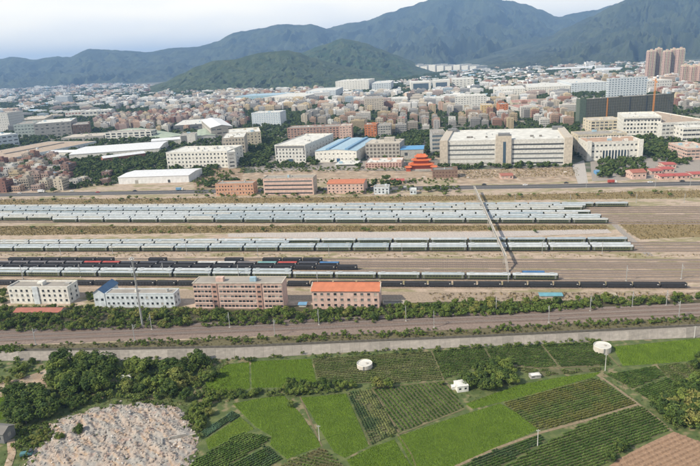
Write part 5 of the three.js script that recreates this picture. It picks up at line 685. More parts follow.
function field(kind, px, o) {
  const f = thing(kind === 'rice' ? 'rice_field' : kind === 'plough' ? 'ploughed_field' : 'vegetable_field', o.label, 'field', 'farm fields');
  const pts = px.map(([u, v]) => G(u, v)), mid = pts.reduce((a, p) => a.add(p), V3()).multiplyScalar(1 / pts.length); for (const p of pts) p.addScaledVector(p.clone().sub(mid).normalize(), o.grow ?? 0.15); const pg = pts.map(p => [p.x, p.z]);
  mesh('soil', polyGeo(pts, 0.07 + (fieldN++ % 12) * 0.005), o.soil || (kind === 'rice' ? soilGreen : kind === 'plough' ? soilPale : soilBrown), f);
  const d = o.dir ? V3().subVectors(G(...o.dir[1]), G(...o.dir[0])).normalize() : V3(1, 0, 0), ang = Math.atan2(d.z, d.x), c = Math.cos(ang), s = Math.sin(ang);
  const rot = pg.map(([x, z]) => [x * c + z * s, -x * s + z * c]), x0 = Math.min(...rot.map(p => p[0])), x1 = Math.max(...rot.map(p => p[0])), z0 = Math.min(...rot.map(p => p[1])), z1 = Math.max(...rot.map(p => p[1]));
  const sp = o.row || (kind === 'rice' ? 0.36 : 1.15), st = o.step || (kind === 'rice' ? 0.38 : 0.33), it = [], base = o.c || RICE, alt = o.c2 || base;
  let row = 0;
  for (let z = z0; z < z1; z += sp, row++) { const rowTone = 0.85 + 0.3 * fbm(row * 0.37 + fieldN * 3.1, 3, 2); if (kind !== 'rice' && o.gapRow && row % o.gapRow === 0) continue; for (let x = x0; x < x1; x += st) {
    const lx = x + (rF() - 0.5) * st * 0.9, lz = z + (rF() - 0.5) * sp * (kind === 'rice' ? 0.9 : 0.28), wx = lx * c - lz * s, wz = lx * s + lz * c; const q = rF(), q2 = rF(), q3 = rF();
    if (!inside([wx, wz], pg)) continue; const pn = fbm(wx / 9 + fieldN * 1.7, wz / 9, 3); if (o.bare && pn + q * 0.3 > o.bare) continue;
    const k = (kind === 'rice' ? 0.94 + q * 0.12 : (0.8 + q * 0.35) * rowTone) * (1 + pn * 0.22), cc = mix3(base, alt, clamp(0.5 + pn * 1.6 + (kind === 'rice' ? 0 : Math.sin(row * (o.band || 0)) * 0.6))), sz = kind === 'rice' ? 0.9 + q2 * 0.2 : (o.size || 1.08) * (0.8 + q2 * 0.5);
    it.push([wx, 0.08, wz, sz, sz * (0.8 + q3 * 0.4), q2 * 6.28, [cc[0] * k, cc[1] * k, cc[2] * k]]); } }
  if (kind === 'plough') { const g = []; let n = 0; for (let z = z0; z < z1; z += 1.9, n++) { const seg = []; let a = null; for (let x = x0; x <= x1 + 1; x += 1) { const wx = x * c - z * s, wz = x * s + z * c, inn = inside([wx, wz], pg); if (inn && a === null) a = x; if ((!inn || x >= x1) && a !== null) { seg.push([a, x - 1]); a = null; } } for (const [p, q] of seg) if (q - p > 1) { const r = profile([[-0.6, 0], [0.6, 0], [0.22, 0.46], [-0.22, 0.46]], q - p); r.translate((p + q) / 2, 0.1, z); r.rotateY(-ang); mesh('ridge', r, soilPale, f); } } return f; }
  if (it.length) scatter('crop', o.tuft || (kind === 'rice' ? riceTuft : vegTuft), cropM, it, '', '', f);
  return f;
}
field('rice', [[210, 377], [226, 365], [249, 362.5], [249.6, 388], [238, 394], [206, 396], [206, 384]], { label: 'small bright green rice field beside the grove, below the concrete slope', c: RICE, c2: RICE2 });
field('rice', [[251.4, 361.5], [311, 359.2], [316, 382], [300, 387], [252, 388]], { label: 'bright rice field left of the striped field with the round tank', c: RICE2, c2: RICE });
field('vegetable', [[313, 358.8], [430, 351.5], [442.5, 379.5], [395, 383], [318, 383.5]], { label: 'striped pale green field around the left round tank', c: VEG2, c2: PALE, dir: [[330, 375], [430, 367]], row: 1.5, band: 0.8, bare: 0.75, size: 1.0 });
field('vegetable', [[432, 351], [483, 348.2], [491, 361], [476, 366], [455, 376], [444.5, 379.5]], { label: 'dark vegetable field right of the striped field, left of the tree clump', c: VEG, c2: VEG2, dir: [[440, 365], [480, 362]], row: 1.35 });
field('vegetable', [[485.5, 348], [540, 345.3], [556, 366], [535, 368], [505, 363], [493, 361]], { label: 'dark vegetable field behind the clump of trees and huts', c: VEG, c2: VEG2, dir: [[495, 357], [545, 354]], row: 1.35 });
field('vegetable', [[542.5, 345], [594, 343.5], [604, 352], [612, 365], [562, 367.5]], { label: 'dark vegetable field left of the right round tank', c: VEG, c2: VEG2, dir: [[550, 355], [600, 352]], row: 1.35 });
field('vegetable', [[505, 366], [535, 369.5], [560, 369.5], [600, 367.6], [600, 371], [556, 375], [540, 377]], { label: 'thin pale strip of vegetables before the little hut', c: PALE, c2: VEG2, dir: [[540, 372], [600, 369]], row: 1.0, bare: 0.3 });
field('rice', [[613, 347], [702, 338.5], [702, 360], [660, 363.5], [623, 366]], { label: 'smooth bright rice field right of the right round tank', c: RICE, c2: RICE2 });
field('rice', [[466, 404], [520, 385], [560, 377.5], [600, 372.5], [594, 377], [553, 388.5], [500, 402.5], [473, 409]], { label: 'narrow curving rice strip from the huts to the right tank', c: RICE2, c2: RICE });
field('rice', [[398, 437], [446, 420.5], [500, 404], [518, 414], [538, 430], [500, 445.5], [452, 467], [413, 467]], { label: 'largest smooth rice field at the bottom centre', c: RICE, c2: RICE2 });
field('vegetable', [[504, 403.5], [553, 390], [592, 378.5], [600, 381], [635, 403.5], [590, 417], [540, 430.5]], { label: 'rowed yellowish green field above the crossing path', c: VEG2, c2: [0.22, 0.23, 0.065], dir: [[520, 416], [615, 390]], row: 1.25, band: 0.45 });
field('vegetable', [[606, 374.5], [655, 366.5], [664, 376], [632, 388.5]], { label: 'dark vegetable patch above the diagonal path at the right', c: VEG, c2: VEG2, dir: [[610, 378], [660, 369]], row: 1.0 });
field('vegetable', [[634, 390.5], [667, 378], [680, 386], [672, 396], [650, 400]], { label: 'dark vegetable patch beside the grove at the right edge', c: VEG, c2: VEG2, dir: [[634, 391], [668, 378]], row: 1.0 });
field('vegetable', [[658, 366], [702, 362], [702, 380], [683, 386], [668, 377]], { label: 'pale mottled vegetable patch at the right edge', c: VEG2, c2: PALE, dir: [[660, 372], [700, 366]], row: 1.0, bare: 0.45 });
field('vegetable', [[639.5, 406], [670, 429.5], [648, 440], [622, 452], [600, 467], [505, 467], [545, 444], [590, 421.5]], { label: 'large dark rowed field below the crossing path', c: VEG, c2: VEG2, dir: [[540, 450], [650, 415]], row: 1.2, band: 0.5 });
field('vegetable', [[460, 467], [495, 450.5], [540, 436], [545, 441], [500, 467]], { label: 'leafy green field between the rice and the bottom edge path', c: VEG, c2: BLUEG, dir: [[470, 466], [540, 440]], row: 1.1 });
field('plough', [[673.5, 432], [702, 443], [702, 468], [606, 468], [630, 453], [650, 443]], { label: 'bare ploughed pinkish field in the bottom right corner', dir: [[640, 462], [690, 440]] });
field('vegetable', [[374, 390.5], [444.5, 382], [464, 407.5], [399.5, 432]], { label: 'field of upright planted rows with bare soil in the middle', c: VEG, c2: VEG2, dir: [[385, 395], [412, 428]], row: 1.6, step: 0.32, size: 1.05 });
field('vegetable', [[347.5, 393], [371.5, 390.5], [398, 432], [370, 445.5]], { label: 'narrow pale striped field left of the upright rows', c: BLUEG, c2: PALE, dir: [[352, 395], [374, 440]], row: 1.0, bare: 0.5, band: 0.5 });
field('rice', [[301, 398], [346, 394], [368.5, 446], [345, 458], [334, 452]], { label: 'tall wedge of rice left of the pale striped field', c: RICE, c2: RICE2 });
field('rice', [[233, 404], [262, 398.5], [284, 396], [302, 416], [321, 446], [287, 459], [270, 445], [272, 436.5], [256, 427]], { label: 'large rice field below the tree row, left of centre', c: RICE, c2: RICE2 });
field('vegetable', [[196, 460], [241, 433], [270, 437.5], [266, 443.5], [226, 467], [190, 467]], { label: 'dark rowed field at the bottom left beside the rubble', c: VEG, c2: VEG2, dir: [[205, 460], [260, 436]], row: 1.1 });
field('rice', [[206, 440], [240, 417.5], [254, 429], [209, 450]], { label: 'small yellow green rice patch beside the grove', c: RICE2, c2: [0.28, 0.36, 0.05] });
field('vegetable', [[202, 433], [232, 411.5], [239.5, 416.5], [205.5, 437.5]], { label: 'bluish green leek strip along the grove', c: BLUEG, c2: [0.11, 0.19, 0.11], dir: [[205, 434], [236, 413]], row: 0.8 });
field('vegetable', [[230, 467], [266.5, 446], [282, 459.5], [270, 467]], { label: 'dark leafy patch at the bottom edge below the large rice field', c: VEG, c2: BLUEG, dir: [[235, 466], [270, 448]], row: 1.1 });
field('vegetable', [[278, 468], [290, 461], [322, 448], [346, 468]], { label: 'brownish rowed patch at the bottom edge', c: VEG2, c2: [0.2, 0.18, 0.08], dir: [[290, 462], [312, 467]], row: 1.5 });
field('rice', [[347, 460], [371, 448], [394, 440], [411, 467], [352, 467]], { label: 'rice field at the bottom edge left of the largest rice field', c: RICE, c2: RICE2 });
field('rice', [[-10, 397], [8, 392], [6, 418], [-10, 424]], { label: 'sliver of bright rice at the left edge behind trees', c: RICE2, c2: RICE });
[[[455, 467], [497, 448.3], [540, 433], [590, 419.5], [638, 404.5]], [[597, 375], [612, 385], [639, 405], [656, 418], [672, 431.5]], [[397, 434], [406, 446], [412, 456], [416, 467]], [[431, 351], [438, 366], [444, 381]], [[484, 348], [488, 355], [492.5, 361.5]], [[541, 345], [551, 356], [560, 369]], [[604, 350], [613, 360], [621, 368]], [[372, 389], [385, 409], [399, 433]], [[372, 388.5], [445, 381], [470, 384]], [[399, 434.5], [465, 409]], [[322, 447], [300, 397]], [[505, 366], [540, 368.5], [600, 366.8]], [[-5, 398], [22, 390], [40, 383], [60, 377]], [[40, 395], [36, 385], [45, 377], [52, 366]], [[8, 467], [12, 455], [11, 440]]].forEach((l, i) => struct('farm_path', ribbon(l.map(([u, v]) => G(u, v)), i < 2 ? 1.2 : i > 11 ? 2.6 : 0.55, 0.13 + i * 0.004), i > 11 ? MAT.sand : i < 2 ? M([0.33, 0.27, 0.17], 0.95, { map: T.gravel }) : M([0.22, 0.19, 0.10], 0.95, { map: T.gravel })));

struct('bare_clearing', poly([[-12, 384], [20, 379], [42, 371], [50, 366], [56, 368], [48, 384], [42, 397], [10, 394], [-12, 401]], 0.1), MAT.sand);
// round tanks and field huts
function tank(u, v, r, h, label) { const o = thing('round_tank', label, 'tank', 'round tanks'); o.position.copy(G(u, v)); mesh('shell', merge([plain(new THREE.LatheGeometry([[r - 0.25, 0], [r, 0], [r, h], [r - 0.25, h], [r - 0.25, h - 0.4]].map(p => new THREE.Vector2(...p)), 40))]), M([0.66, 0.63, 0.58], 0.85, { map: T.grime, side: THREE.DoubleSide }), o); mesh('cover', cyl(0, 0, h - 0.45, h - 0.25, r - 0.26, r - 0.26, 40), M([0.72, 0.70, 0.66], 0.85, { map: T.roof }), o); const rim = new THREE.TorusGeometry(r - 0.1, 0.12, 6, 40).toNonIndexed(); rim.rotateX(Math.PI / 2); rim.translate(0, h, 0); mesh('rim', rim, MAT.white, o); mesh('hatch', cyl(r * 0.3, 0, h - 0.25, h + 0.1, 0.5, 0.5, 14), MAT.concrete, o); mesh('ladder', bx(-0.25, 0.25, 0, h, r, r + 0.1), MAT.steel, o); for (let k = 0; k < 3; k++) { const g = new THREE.TorusGeometry(r + 0.02, 0.04, 4, 40).toNonIndexed(); g.rotateX(Math.PI / 2); g.translate(0, h * (0.25 + k * 0.25), 0); mesh('band', g, MAT.concrete, o); } }
tank(364.8, 367.4, 3.4, 2.2, 'low round white tank on the striped field, left of centre'); tank(602, 350.6, 3.7, 2.7, 'round white tank on the field edge at the right');
building('field_hut', 'small white flat-roofed hut left of the clump of trees', 'hut', [457.5, 393, 468.5, 391.5], 386, 380, { wall: MAT.white, roof: MAT.rWhite, rows: 1, cols: 2, ww: 1, wh: 1, each: true, parapet: 0.15, side: 1 });
building('field_hut', 'low white lean-to beside the flat-roofed hut', 'hut', [452, 390, 457.3, 389.6], 387, 385, { wall: MAT.white2, roof: MAT.tWhite, parapet: 0.1 });
building('field_hut', 'small grey-roofed hut right of the clump of trees', 'hut', [531, 379.5, 541, 378.4], 375.6, 372.6, { wall: MAT.grey, roof: MAT.rWhite, rows: 1, cols: 2, ww: 1.3, wh: 1.4, parapet: 0.15 });
building('field_hut', 'flat pale roof of a hut buried in the grove', 'hut', [120, 381, 131, 380], 378.5, 374.5, { wall: MAT.grey, roof: MAT.rWhite, parapet: 0.15 });
building('field_hut', 'dark tiled hut at the left edge below the grove', 'hut', [-14, 442, 5, 444], 433, 424, { wall: MAT.darkgrey, roof: MAT.rDark, roofType: 'gable', rise: 1.4, rows: 1, cols: 2 });
{ const o = thing('small_truck', 'small dark teal vehicle beside the rubble at the bottom left', 'vehicle'); o.position.copy(G(27, 456)); o.rotation.y = 0.35; mesh('body', bx(-2, 2, 0.6, 1.6, -0.9, 0.9), M([0.06, 0.16, 0.18], 0.6), o); mesh('cabin', bx(1.1, 2, 1.6, 2.3, -0.85, 0.85), MAT.glass, o); for (const x of [-1.3, 1.3]) for (const z of [-0.9, 0.9]) { const g = new THREE.CylinderGeometry(0.45, 0.45, 0.25, 12); g.rotateX(Math.PI / 2); g.translate(x, 0.45, z); mesh('wheel', g, rubber, o); } }

// ---------------------------------------------------------------- concrete slope and fence between fields and railway
{ const lower = [[-15, 361], [120, 360.5], [235, 359.3], [350, 352.6], [470, 347], [600, 341.5], [715, 337]], upper = [[-15, 354.4], [120, 353], [235, 350.8], [350, 345.8], [470, 340.8], [600, 334.6], [715, 328.6]];
  const along = (L, t) => { const k = Math.min(L.length - 2, Math.floor(t * (L.length - 1))), f = t * (L.length - 1) - k; return G(lerp(L[k][0], L[k + 1][0], f), lerp(L[k][1], L[k + 1][1], f)); };
  const o = new THREE.Group(); o.name = 'concrete_slope'; scene.add(o); tag(o, 'long pale concrete slab slope between the fields and the main line', 'embankment'); const N = 72, mats = [[0.32, 0.29, 0.255], [0.29, 0.265, 0.23], [0.345, 0.315, 0.275], [0.245, 0.225, 0.195]].map(c => M(c, 0.92, { map: T.grime })), rS = rng(12);
  for (let k = 0; k < N; k++) { const a = along(lower, k / N), b = along(lower, (k + 0.99) / N), c = along(upper, (k + 0.99) / N), d = along(upper, k / N), y0 = 0.16, y1 = 1.15; for (const p of [a, b]) p.y = y0; for (const p of [c, d]) p.y = y1; const lo = [a, b, c, d].map(p => p.clone().setY(p.y - 0.3)); mesh('slab', quadGeo([[a, b, c, d], [lo[0], lo[1], b, a], [lo[1], lo[2], c, b], [lo[3], lo[0], a, d], [lo[2], lo[3], d, c]]), mats[Math.floor(rS() * 4)], o); }
  const cop = []; for (let k = 0; k < 60; k++) { const a = along(upper, k / 60), b = along(upper, (k + 1) / 60), n = V3(-(b.z - a.z), 0, b.x - a.x).normalize().multiplyScalar(-0.9); cop.push([a.clone().setY(1.17), b.clone().setY(1.17), b.clone().add(n).setY(1.17), a.clone().add(n).setY(1.17)], [b.clone().add(n).setY(0), a.clone().add(n).setY(0), a.clone().add(n).setY(1.17), b.clone().add(n).setY(1.17)]); } mesh('coping', quadGeo(cop), mats[1], o);
  // dark fence panels behind the slope
  const f = new THREE.Group(); f.name = 'railway_fence'; scene.add(f); tag(f, 'dark grey panel fence along the railway above the concrete slope', 'fence'); const fm = M([0.16, 0.15, 0.135], 0.85, { map: T.grime }), fu = upper.map(([u, v]) => [u, v - 2.6]);
  for (let k = 0; k < 110; k++) { const a = along(fu, k / 110), b = along(fu, (k + 0.96) / 110), m = a.clone().add(b).multiplyScalar(0.5), L = a.distanceTo(b), p = mesh('fence_panel', bx(-L / 2, L / 2, 0.1, 1.5, -0.04, 0.04), fm, f); p.position.copy(m); p.rotation.y = Math.atan2(-(b.z - a.z), b.x - a.x); const q = mesh('fence_post', bx(-0.1, 0.1, 0, 1.65, -0.1, 0.1), fm, f); q.position.copy(a); } }

// ---------------------------------------------------------------- rubble heap
{ const px = [[22, 470], [34, 452], [48, 440], [52, 424], [70, 418], [92, 410], [110, 406], [150, 403], [176, 408], [186, 420], [196, 433], [193, 450], [186, 470]], pts = px.map(([u, v]) => G(u, v)), pg = pts.map(p => [p.x, p.z]);
  const x0 = Math.min(...pg.map(p => p[0])), x1 = Math.max(...pg.map(p => p[0])), z0 = Math.min(...pg.map(p => p[1])), z1 = Math.max(...pg.map(p => p[1]));
  const edge = (x, z) => { let d = 1e9; for (let i = 0, j = pg.length - 1; i < pg.length; j = i++) { const [ax, az] = pg[j], [bx_, bz] = pg[i], t = clamp(((x - ax) * (bx_ - ax) + (z - az) * (bz - az)) / ((bx_ - ax) ** 2 + (bz - az) ** 2)); d = Math.min(d, Math.hypot(x - ax - t * (bx_ - ax), z - az - t * (bz - az))); } return (inside([x, z], pg) ? d : -d) + 2.6 * fbm(x / 7, z / 7, 3); };
  const hgt = (x, z) => { const e = edge(x, z); return e < -0.8 ? -1 : clamp((e + 0.8) / 6) * (1.2 + 1.2 * fbm((x * 0.8 + z * 0.6) / 13, (-x * 0.6 + z * 0.8) / 6, 4) + 0.5 * fbm(x / 2.2, z / 2.2, 4)) + 0.05; };
  const tone = (x, z) => { const p = x * 0.8 + z * 0.6, q = -x * 0.6 + z * 0.8, a = fbm(p / 13 + 3, q / 4.5, 4), b = fbm(p / 12, q / 3 + 9, 3); let c = mix3([0.39, 0.325, 0.27], [0.33, 0.31, 0.28], sm(-0.2, 0.3, a)); c = mix3(c, [0.37, 0.25, 0.15], sm(0.28, 0.48, b - a * 0.4) * 0.6); return mix3(c, [0.33, 0.23, 0.19], sm(0.25, 0.5, fbm(x / 6 + 30, z / 6, 2)) * 0.7); };
  const nx = 220, nz = 150, pos = [], cc = [], idx = []; for (let j = 0; j <= nz; j++) for (let i = 0; i <= nx; i++) { const x = lerp(x0, x1, i / nx), z = lerp(z0, z1, j / nz); pos.push(x, hgt(x, z), z); const t = tone(x, z), k = 0.85 + 0.3 * fbm(x * 1.7, z * 1.7, 2); cc.push(t[0] * k, t[1] * k, t[2] * k); }
  for (let j = 0; j < nz; j++) for (let i = 0; i < nx; i++) { const a = j * (nx + 1) + i; if (pos[a * 3 + 1] < -0.5 && pos[(a + 1) * 3 + 1] < -0.5 && pos[(a + nx + 1) * 3 + 1] < -0.5) continue; idx.push(a, a + nx + 1, a + 1, a + 1, a + nx + 1, a + nx + 2); }
  const g = new THREE.BufferGeometry(); g.setAttribute('position', new THREE.Float32BufferAttribute(pos, 3)); g.setAttribute('color', new THREE.Float32BufferAttribute(cc, 3)); g.setIndex(idx); g.computeVertexNormals();
  struct('rubble_mound', g, M(0xffffff, 0.95, { vertexColors: true }));
  const rk = rng(9), rock = (() => { const q = plain(new THREE.IcosahedronGeometry(0.5, 0)); const p = q.attributes.position, m = {}; for (let i = 0; i < p.count; i++) { const k = [p.getX(i), p.getY(i), p.getZ(i)].map(v => v.toFixed(2)).join(); const f = m[k] ??= 0.65 + rk() * 0.6; p.setXYZ(i, p.getX(i) * f, p.getY(i) * f * 0.75, p.getZ(i) * f); } q.deleteAttribute('uv'); q.computeVertexNormals(); return q; })(), brickG = new THREE.BoxGeometry(1, 0.25, 0.4);
  const rocks = [], slabs = []; for (let k = 0; k < 13000; k++) { const x = lerp(x0 - 4, x1 + 4, rk()), z = lerp(z0 - 4, z1, rk()), e = edge(x, z), a = rk(), b = rk(), c = rk(), t0 = tone(x, z); if (e < -5 || (e < 0.3 && rk() > 0.3 + e * 0.06)) continue; const s = 0.08 + Math.pow(a, 12) * 1.1 + b * 0.1, f = 0.72 + c * 0.4, t = c > 0.93 ? [0.52, 0.49, 0.45] : c < 0.08 ? [0.2, 0.17, 0.15] : t0, h = Math.max(0.1, hgt(x, z)) + s * 0.12; (b > 0.8 ? slabs : rocks).push([x, h, z, s * (b > 0.8 ? 1.6 : 1), s, a * 40, t.map(v => v * f), s, (c - 0.5) * 1.6, (a - 0.5) * 1.6]); }
  scatter('rubble_stones', rock, M(0xffffff, 0.95), rocks, 'broken pale and orange stones heaped on the rubble mound', 'rubble'); scatter('rubble_slabs', brickG, M(0xffffff, 0.95), slabs, 'broken concrete slabs and boards strewn over the rubble mound', 'rubble');
  const heaps = []; for (const [u0, v0, u1, v1, n] of [[210, 171, 440, 181, 46], [460, 170, 575, 178, 16], [192, 170, 240, 186, 22]]) for (let k = 0; k < n; k++) { const p = G(lerp(u0, u1, rk()), lerp(v0, v1, rk())), s = 2 + rk() * 6, c = rk(); heaps.push([p.x, -0.1, p.z, s, s * 0.28, rk() * 6, c > 0.7 ? [0.5, 0.46, 0.42] : c > 0.4 ? [0.38, 0.29, 0.2] : [0.28, 0.2, 0.13], s * 0.6]); } scatter('earth_heaps', rock, M(0xffffff, 0.95), heaps, 'small heaps of earth and rubble on the bare lots by the road', 'earth');
  // low ruined wall at the right rim of the heap
  const w = thing('ruined_wall', 'broken low wall remains at the right rim of the rubble heap', 'wall'); w.position.copy(G(177, 440)); w.rotation.y = 0.45; mesh('wall_piece', bx(-5, 3.5, 0, 2.0, -0.2, 0.2), MAT.concrete, w); mesh('wall_piece', bx(3.5, 7, 0, 1.0, -0.2, 0.25), MAT.beige, w); mesh('wall_piece', bx(-5.2, -4.8, 0, 2.4, 0.2, 4), MAT.concrete, w); mesh('fallen_slab', bx(-3, 1.6, 0.8, 1.05, 0.8, 2.8), MAT.concrete, w); }

// ---------------------------------------------------------------- trees
const rP = rng(515);
function wood(px, n, kinds, h0, h1, where, group, minD = 2.6) { // single trees inside an outline, numbered from the left
  const pg = px.map(([u, v]) => { const p = G(u, v); return [p.x, p.z]; }), x0 = Math.min(...pg.map(p => p[0])), x1 = Math.max(...pg.map(p => p[0])), z0 = Math.min(...pg.map(p => p[1])), z1 = Math.max(...pg.map(p => p[1])), out = [];
  for (let k = 0; k < n * 60 && out.length < n; k++) { const x = lerp(x0, x1, rP()), z = lerp(z0, z1, rP()); if (!inside([x, z], pg) || !clear(x, z, -3) || out.some(q => Math.hypot(q[0] - x, q[1] - z) < minD)) continue; out.push([x, z, kinds[Math.floor(rP() * kinds.length)], lerp(h0, h1, rP())]); }
  out.sort((a, b) => P(a[0], 0, a[1])[0] - P(b[0], 0, b[1])[0]);
  const word = { dark: 'dark green', mid: 'mid green', yellow: 'yellowish' };
  out.forEach(([x, z, kd, h], i) => tree(kd, V3(x, 0, z), h, `${word[kd]} ${h < 3.2 ? 'bush' : 'leafy tree'} ${where}, ${ord(i + 1)} from left`, group, 1 + rP() * 0.25));
}
wood([[56, 374], [64, 362], [110, 366], [126, 372], [110, 395], [70, 398], [52, 404], [50, 392]], 24, ['dark', 'dark', 'mid', 'dark'], 6, 10.5, 'in the left half of the grove', 'trees of the grove', 3.2);
wood([[126, 372], [160, 363], [215, 366], [222, 374], [206, 396], [180, 402], [150, 398], [126, 398]], 24, ['dark', 'mid', 'mid', 'dark', 'yellow'], 4.5, 9, 'in the right half of the grove', 'trees of the grove', 3.2);
wood([[8, 395], [38, 392], [52, 408], [48, 424], [14, 424]], 13, ['dark'], 6.5, 9, 'in the dark clump at the far left', 'trees of the grove', 2.8);
wood([[0, 366], [36, 362], [40, 374], [18, 385], [0, 388]], 5, ['yellow', 'mid', 'dark'], 3, 5, 'in the scrub at the left edge', 'trees of the scrub', 3.4);
wood([[54, 412], [100, 406], [110, 401], [62, 404]], 7, ['mid', 'yellow', 'dark'], 3.4, 5, 'at the upper rim of the rubble', 'trees of the grove', 3);
wood([[20, 440], [48, 428], [58, 438], [32, 456]], 9, ['yellow', 'mid'], 1.8, 3, 'on the weedy left rim of the rubble', 'bushes by the rubble', 2);
wood([[184, 412], [208, 402], [214, 412], [200, 430]], 9, ['yellow', 'mid', 'mid'], 2.6, 4.5, 'between the rubble and the leek strip', 'bushes by the rubble', 2.4);
wood([[206, 394], [240, 396], [262, 392], [262, 396], [236, 401], [206, 402]], 10, ['mid', 'mid', 'dark'], 2.2, 4.6, 'along the left field hedge', 'field hedge trees', 2);
wood([[284, 386], [318, 383], [358, 385], [358, 390], [320, 390], [296, 396], [286, 394]], 17, ['dark', 'dark', 'mid'], 2.6, 4.6, 'in the tree row between the rice fields', 'field hedge trees', 2);
for (const [u, v, k, h, t] of [[377, 388, 'yellow', 6, 'yellow green tree just right of the left round tank'], [388, 388, 'mid', 5.2, 'round tree pair partner right of the yellow green tree'], [291, 407, 'mid', 3.6, 'small round bush at the top corner of the large rice field'], [80, 434, 'dark', 4.6, 'lone leafy tree standing on the rubble heap'], [60, 441, 'mid', 4.2, 'lone bushy tree on the left flank of the rubble heap'], [250, 362, 'dark', 3, 'small dark bush between two rice fields by the slope'], [620, 451, 'dark', 5, 'round tree at the top corner of the ploughed field'], [610, 461, 'dark', 4, 'bush left of the ploughed field at the bottom edge'], [442, 385, 'mid', 2.4, 'small bush at the corner of the upright rows'], [392, 437, 'dark', 1.4, 'tiny bush where four fields meet']]) tree(k, G(u, v), h, t, 'single field trees');
wood([[462, 382], [478, 370], [500, 366], [522, 374], [520, 382], [480, 393], [468, 392]], 24, ['dark', 'dark', 'mid'], 4, 6.5, 'in the clump between the two field huts', 'clump of trees by the huts', 2.2);
wood([[655, 410], [672, 396], [702, 382], [702, 428], [672, 424]], 20, ['dark', 'dark', 'mid', 'yellow'], 5, 8, 'in the grove at the right edge', 'grove at the right edge', 3);
wood([[692, 362], [702, 358], [702, 370], [694, 370]], 3, ['dark', 'mid'], 4, 5, 'at the right edge by the bright rice', 'grove at the right edge', 2.4);
wood([[-4, 319], [60, 320], [120, 316], [195, 313], [195, 327], [80, 330], [-4, 332]], 36, ['dark', 'mid', 'mid', 'yellow', 'dark'], 2.8, 6, 'in the belt before the white blocks', 'railway tree belt', 3.4);
wood([[195, 312], [300, 311], [390, 309], [390, 320], [300, 323], [195, 326]], 34, ['dark', 'dark', 'mid', 'mid', 'yellow'], 2.8, 5.8, 'in the belt before the pink block', 'railway tree belt', 3.2);
wood([[390, 307], [470, 303], [560, 301], [560, 310], [470, 315.5], [390, 319]], 26, ['dark', 'mid', 'yellow', 'yellow'], 2.8, 6, 'in the belt right of the orange roof', 'railway tree belt', 3.2);
wood([[560, 300], [640, 298], [702, 297], [702, 302], [640, 305], [560, 309.5]], 20, ['dark', 'mid', 'mid', 'yellow'], 3, 5.6, 'in the tree belt at the right', 'railway tree belt', 3);
wood([[-4, 310], [12, 306], [70, 306], [105, 309.5], [195, 311], [195, 315], [100, 316], [-4, 319]], 15, ['mid', 'dark', 'yellow'], 2.8, 4.8, 'close under the white blocks', 'trees by the blocks', 4);
wood([[80, 298], [94, 296], [96, 302], [82, 304]], 5, ['mid', 'dark'], 3, 4.4, 'between the two white blocks', 'trees by the blocks', 2.5);
wood([[0, 292], [10, 290], [11, 300], [0, 306]], 4, ['mid', 'dark'], 3.5, 5, 'left of the white three-storey block', 'trees by the blocks', 2.5);
for (const [u, v, h, t] of [[386, 181, 8.5, 'round tree on the bare lot before the shop row'], [436, 191, 7, 'leafy tree by the road, left of the footbridge'], [445, 191.5, 6, 'wide bush by the road beside the footbridge'], [428, 192, 5.5, 'low tree left of the leafy roadside tree'], [54, 192, 6.5, 'dark tree before the village houses by the road'], [359, 168, 8, 'dark tree at the end of the shop row']]) tree('dark', G(u, v), h, t, 'roadside trees', 1.3);
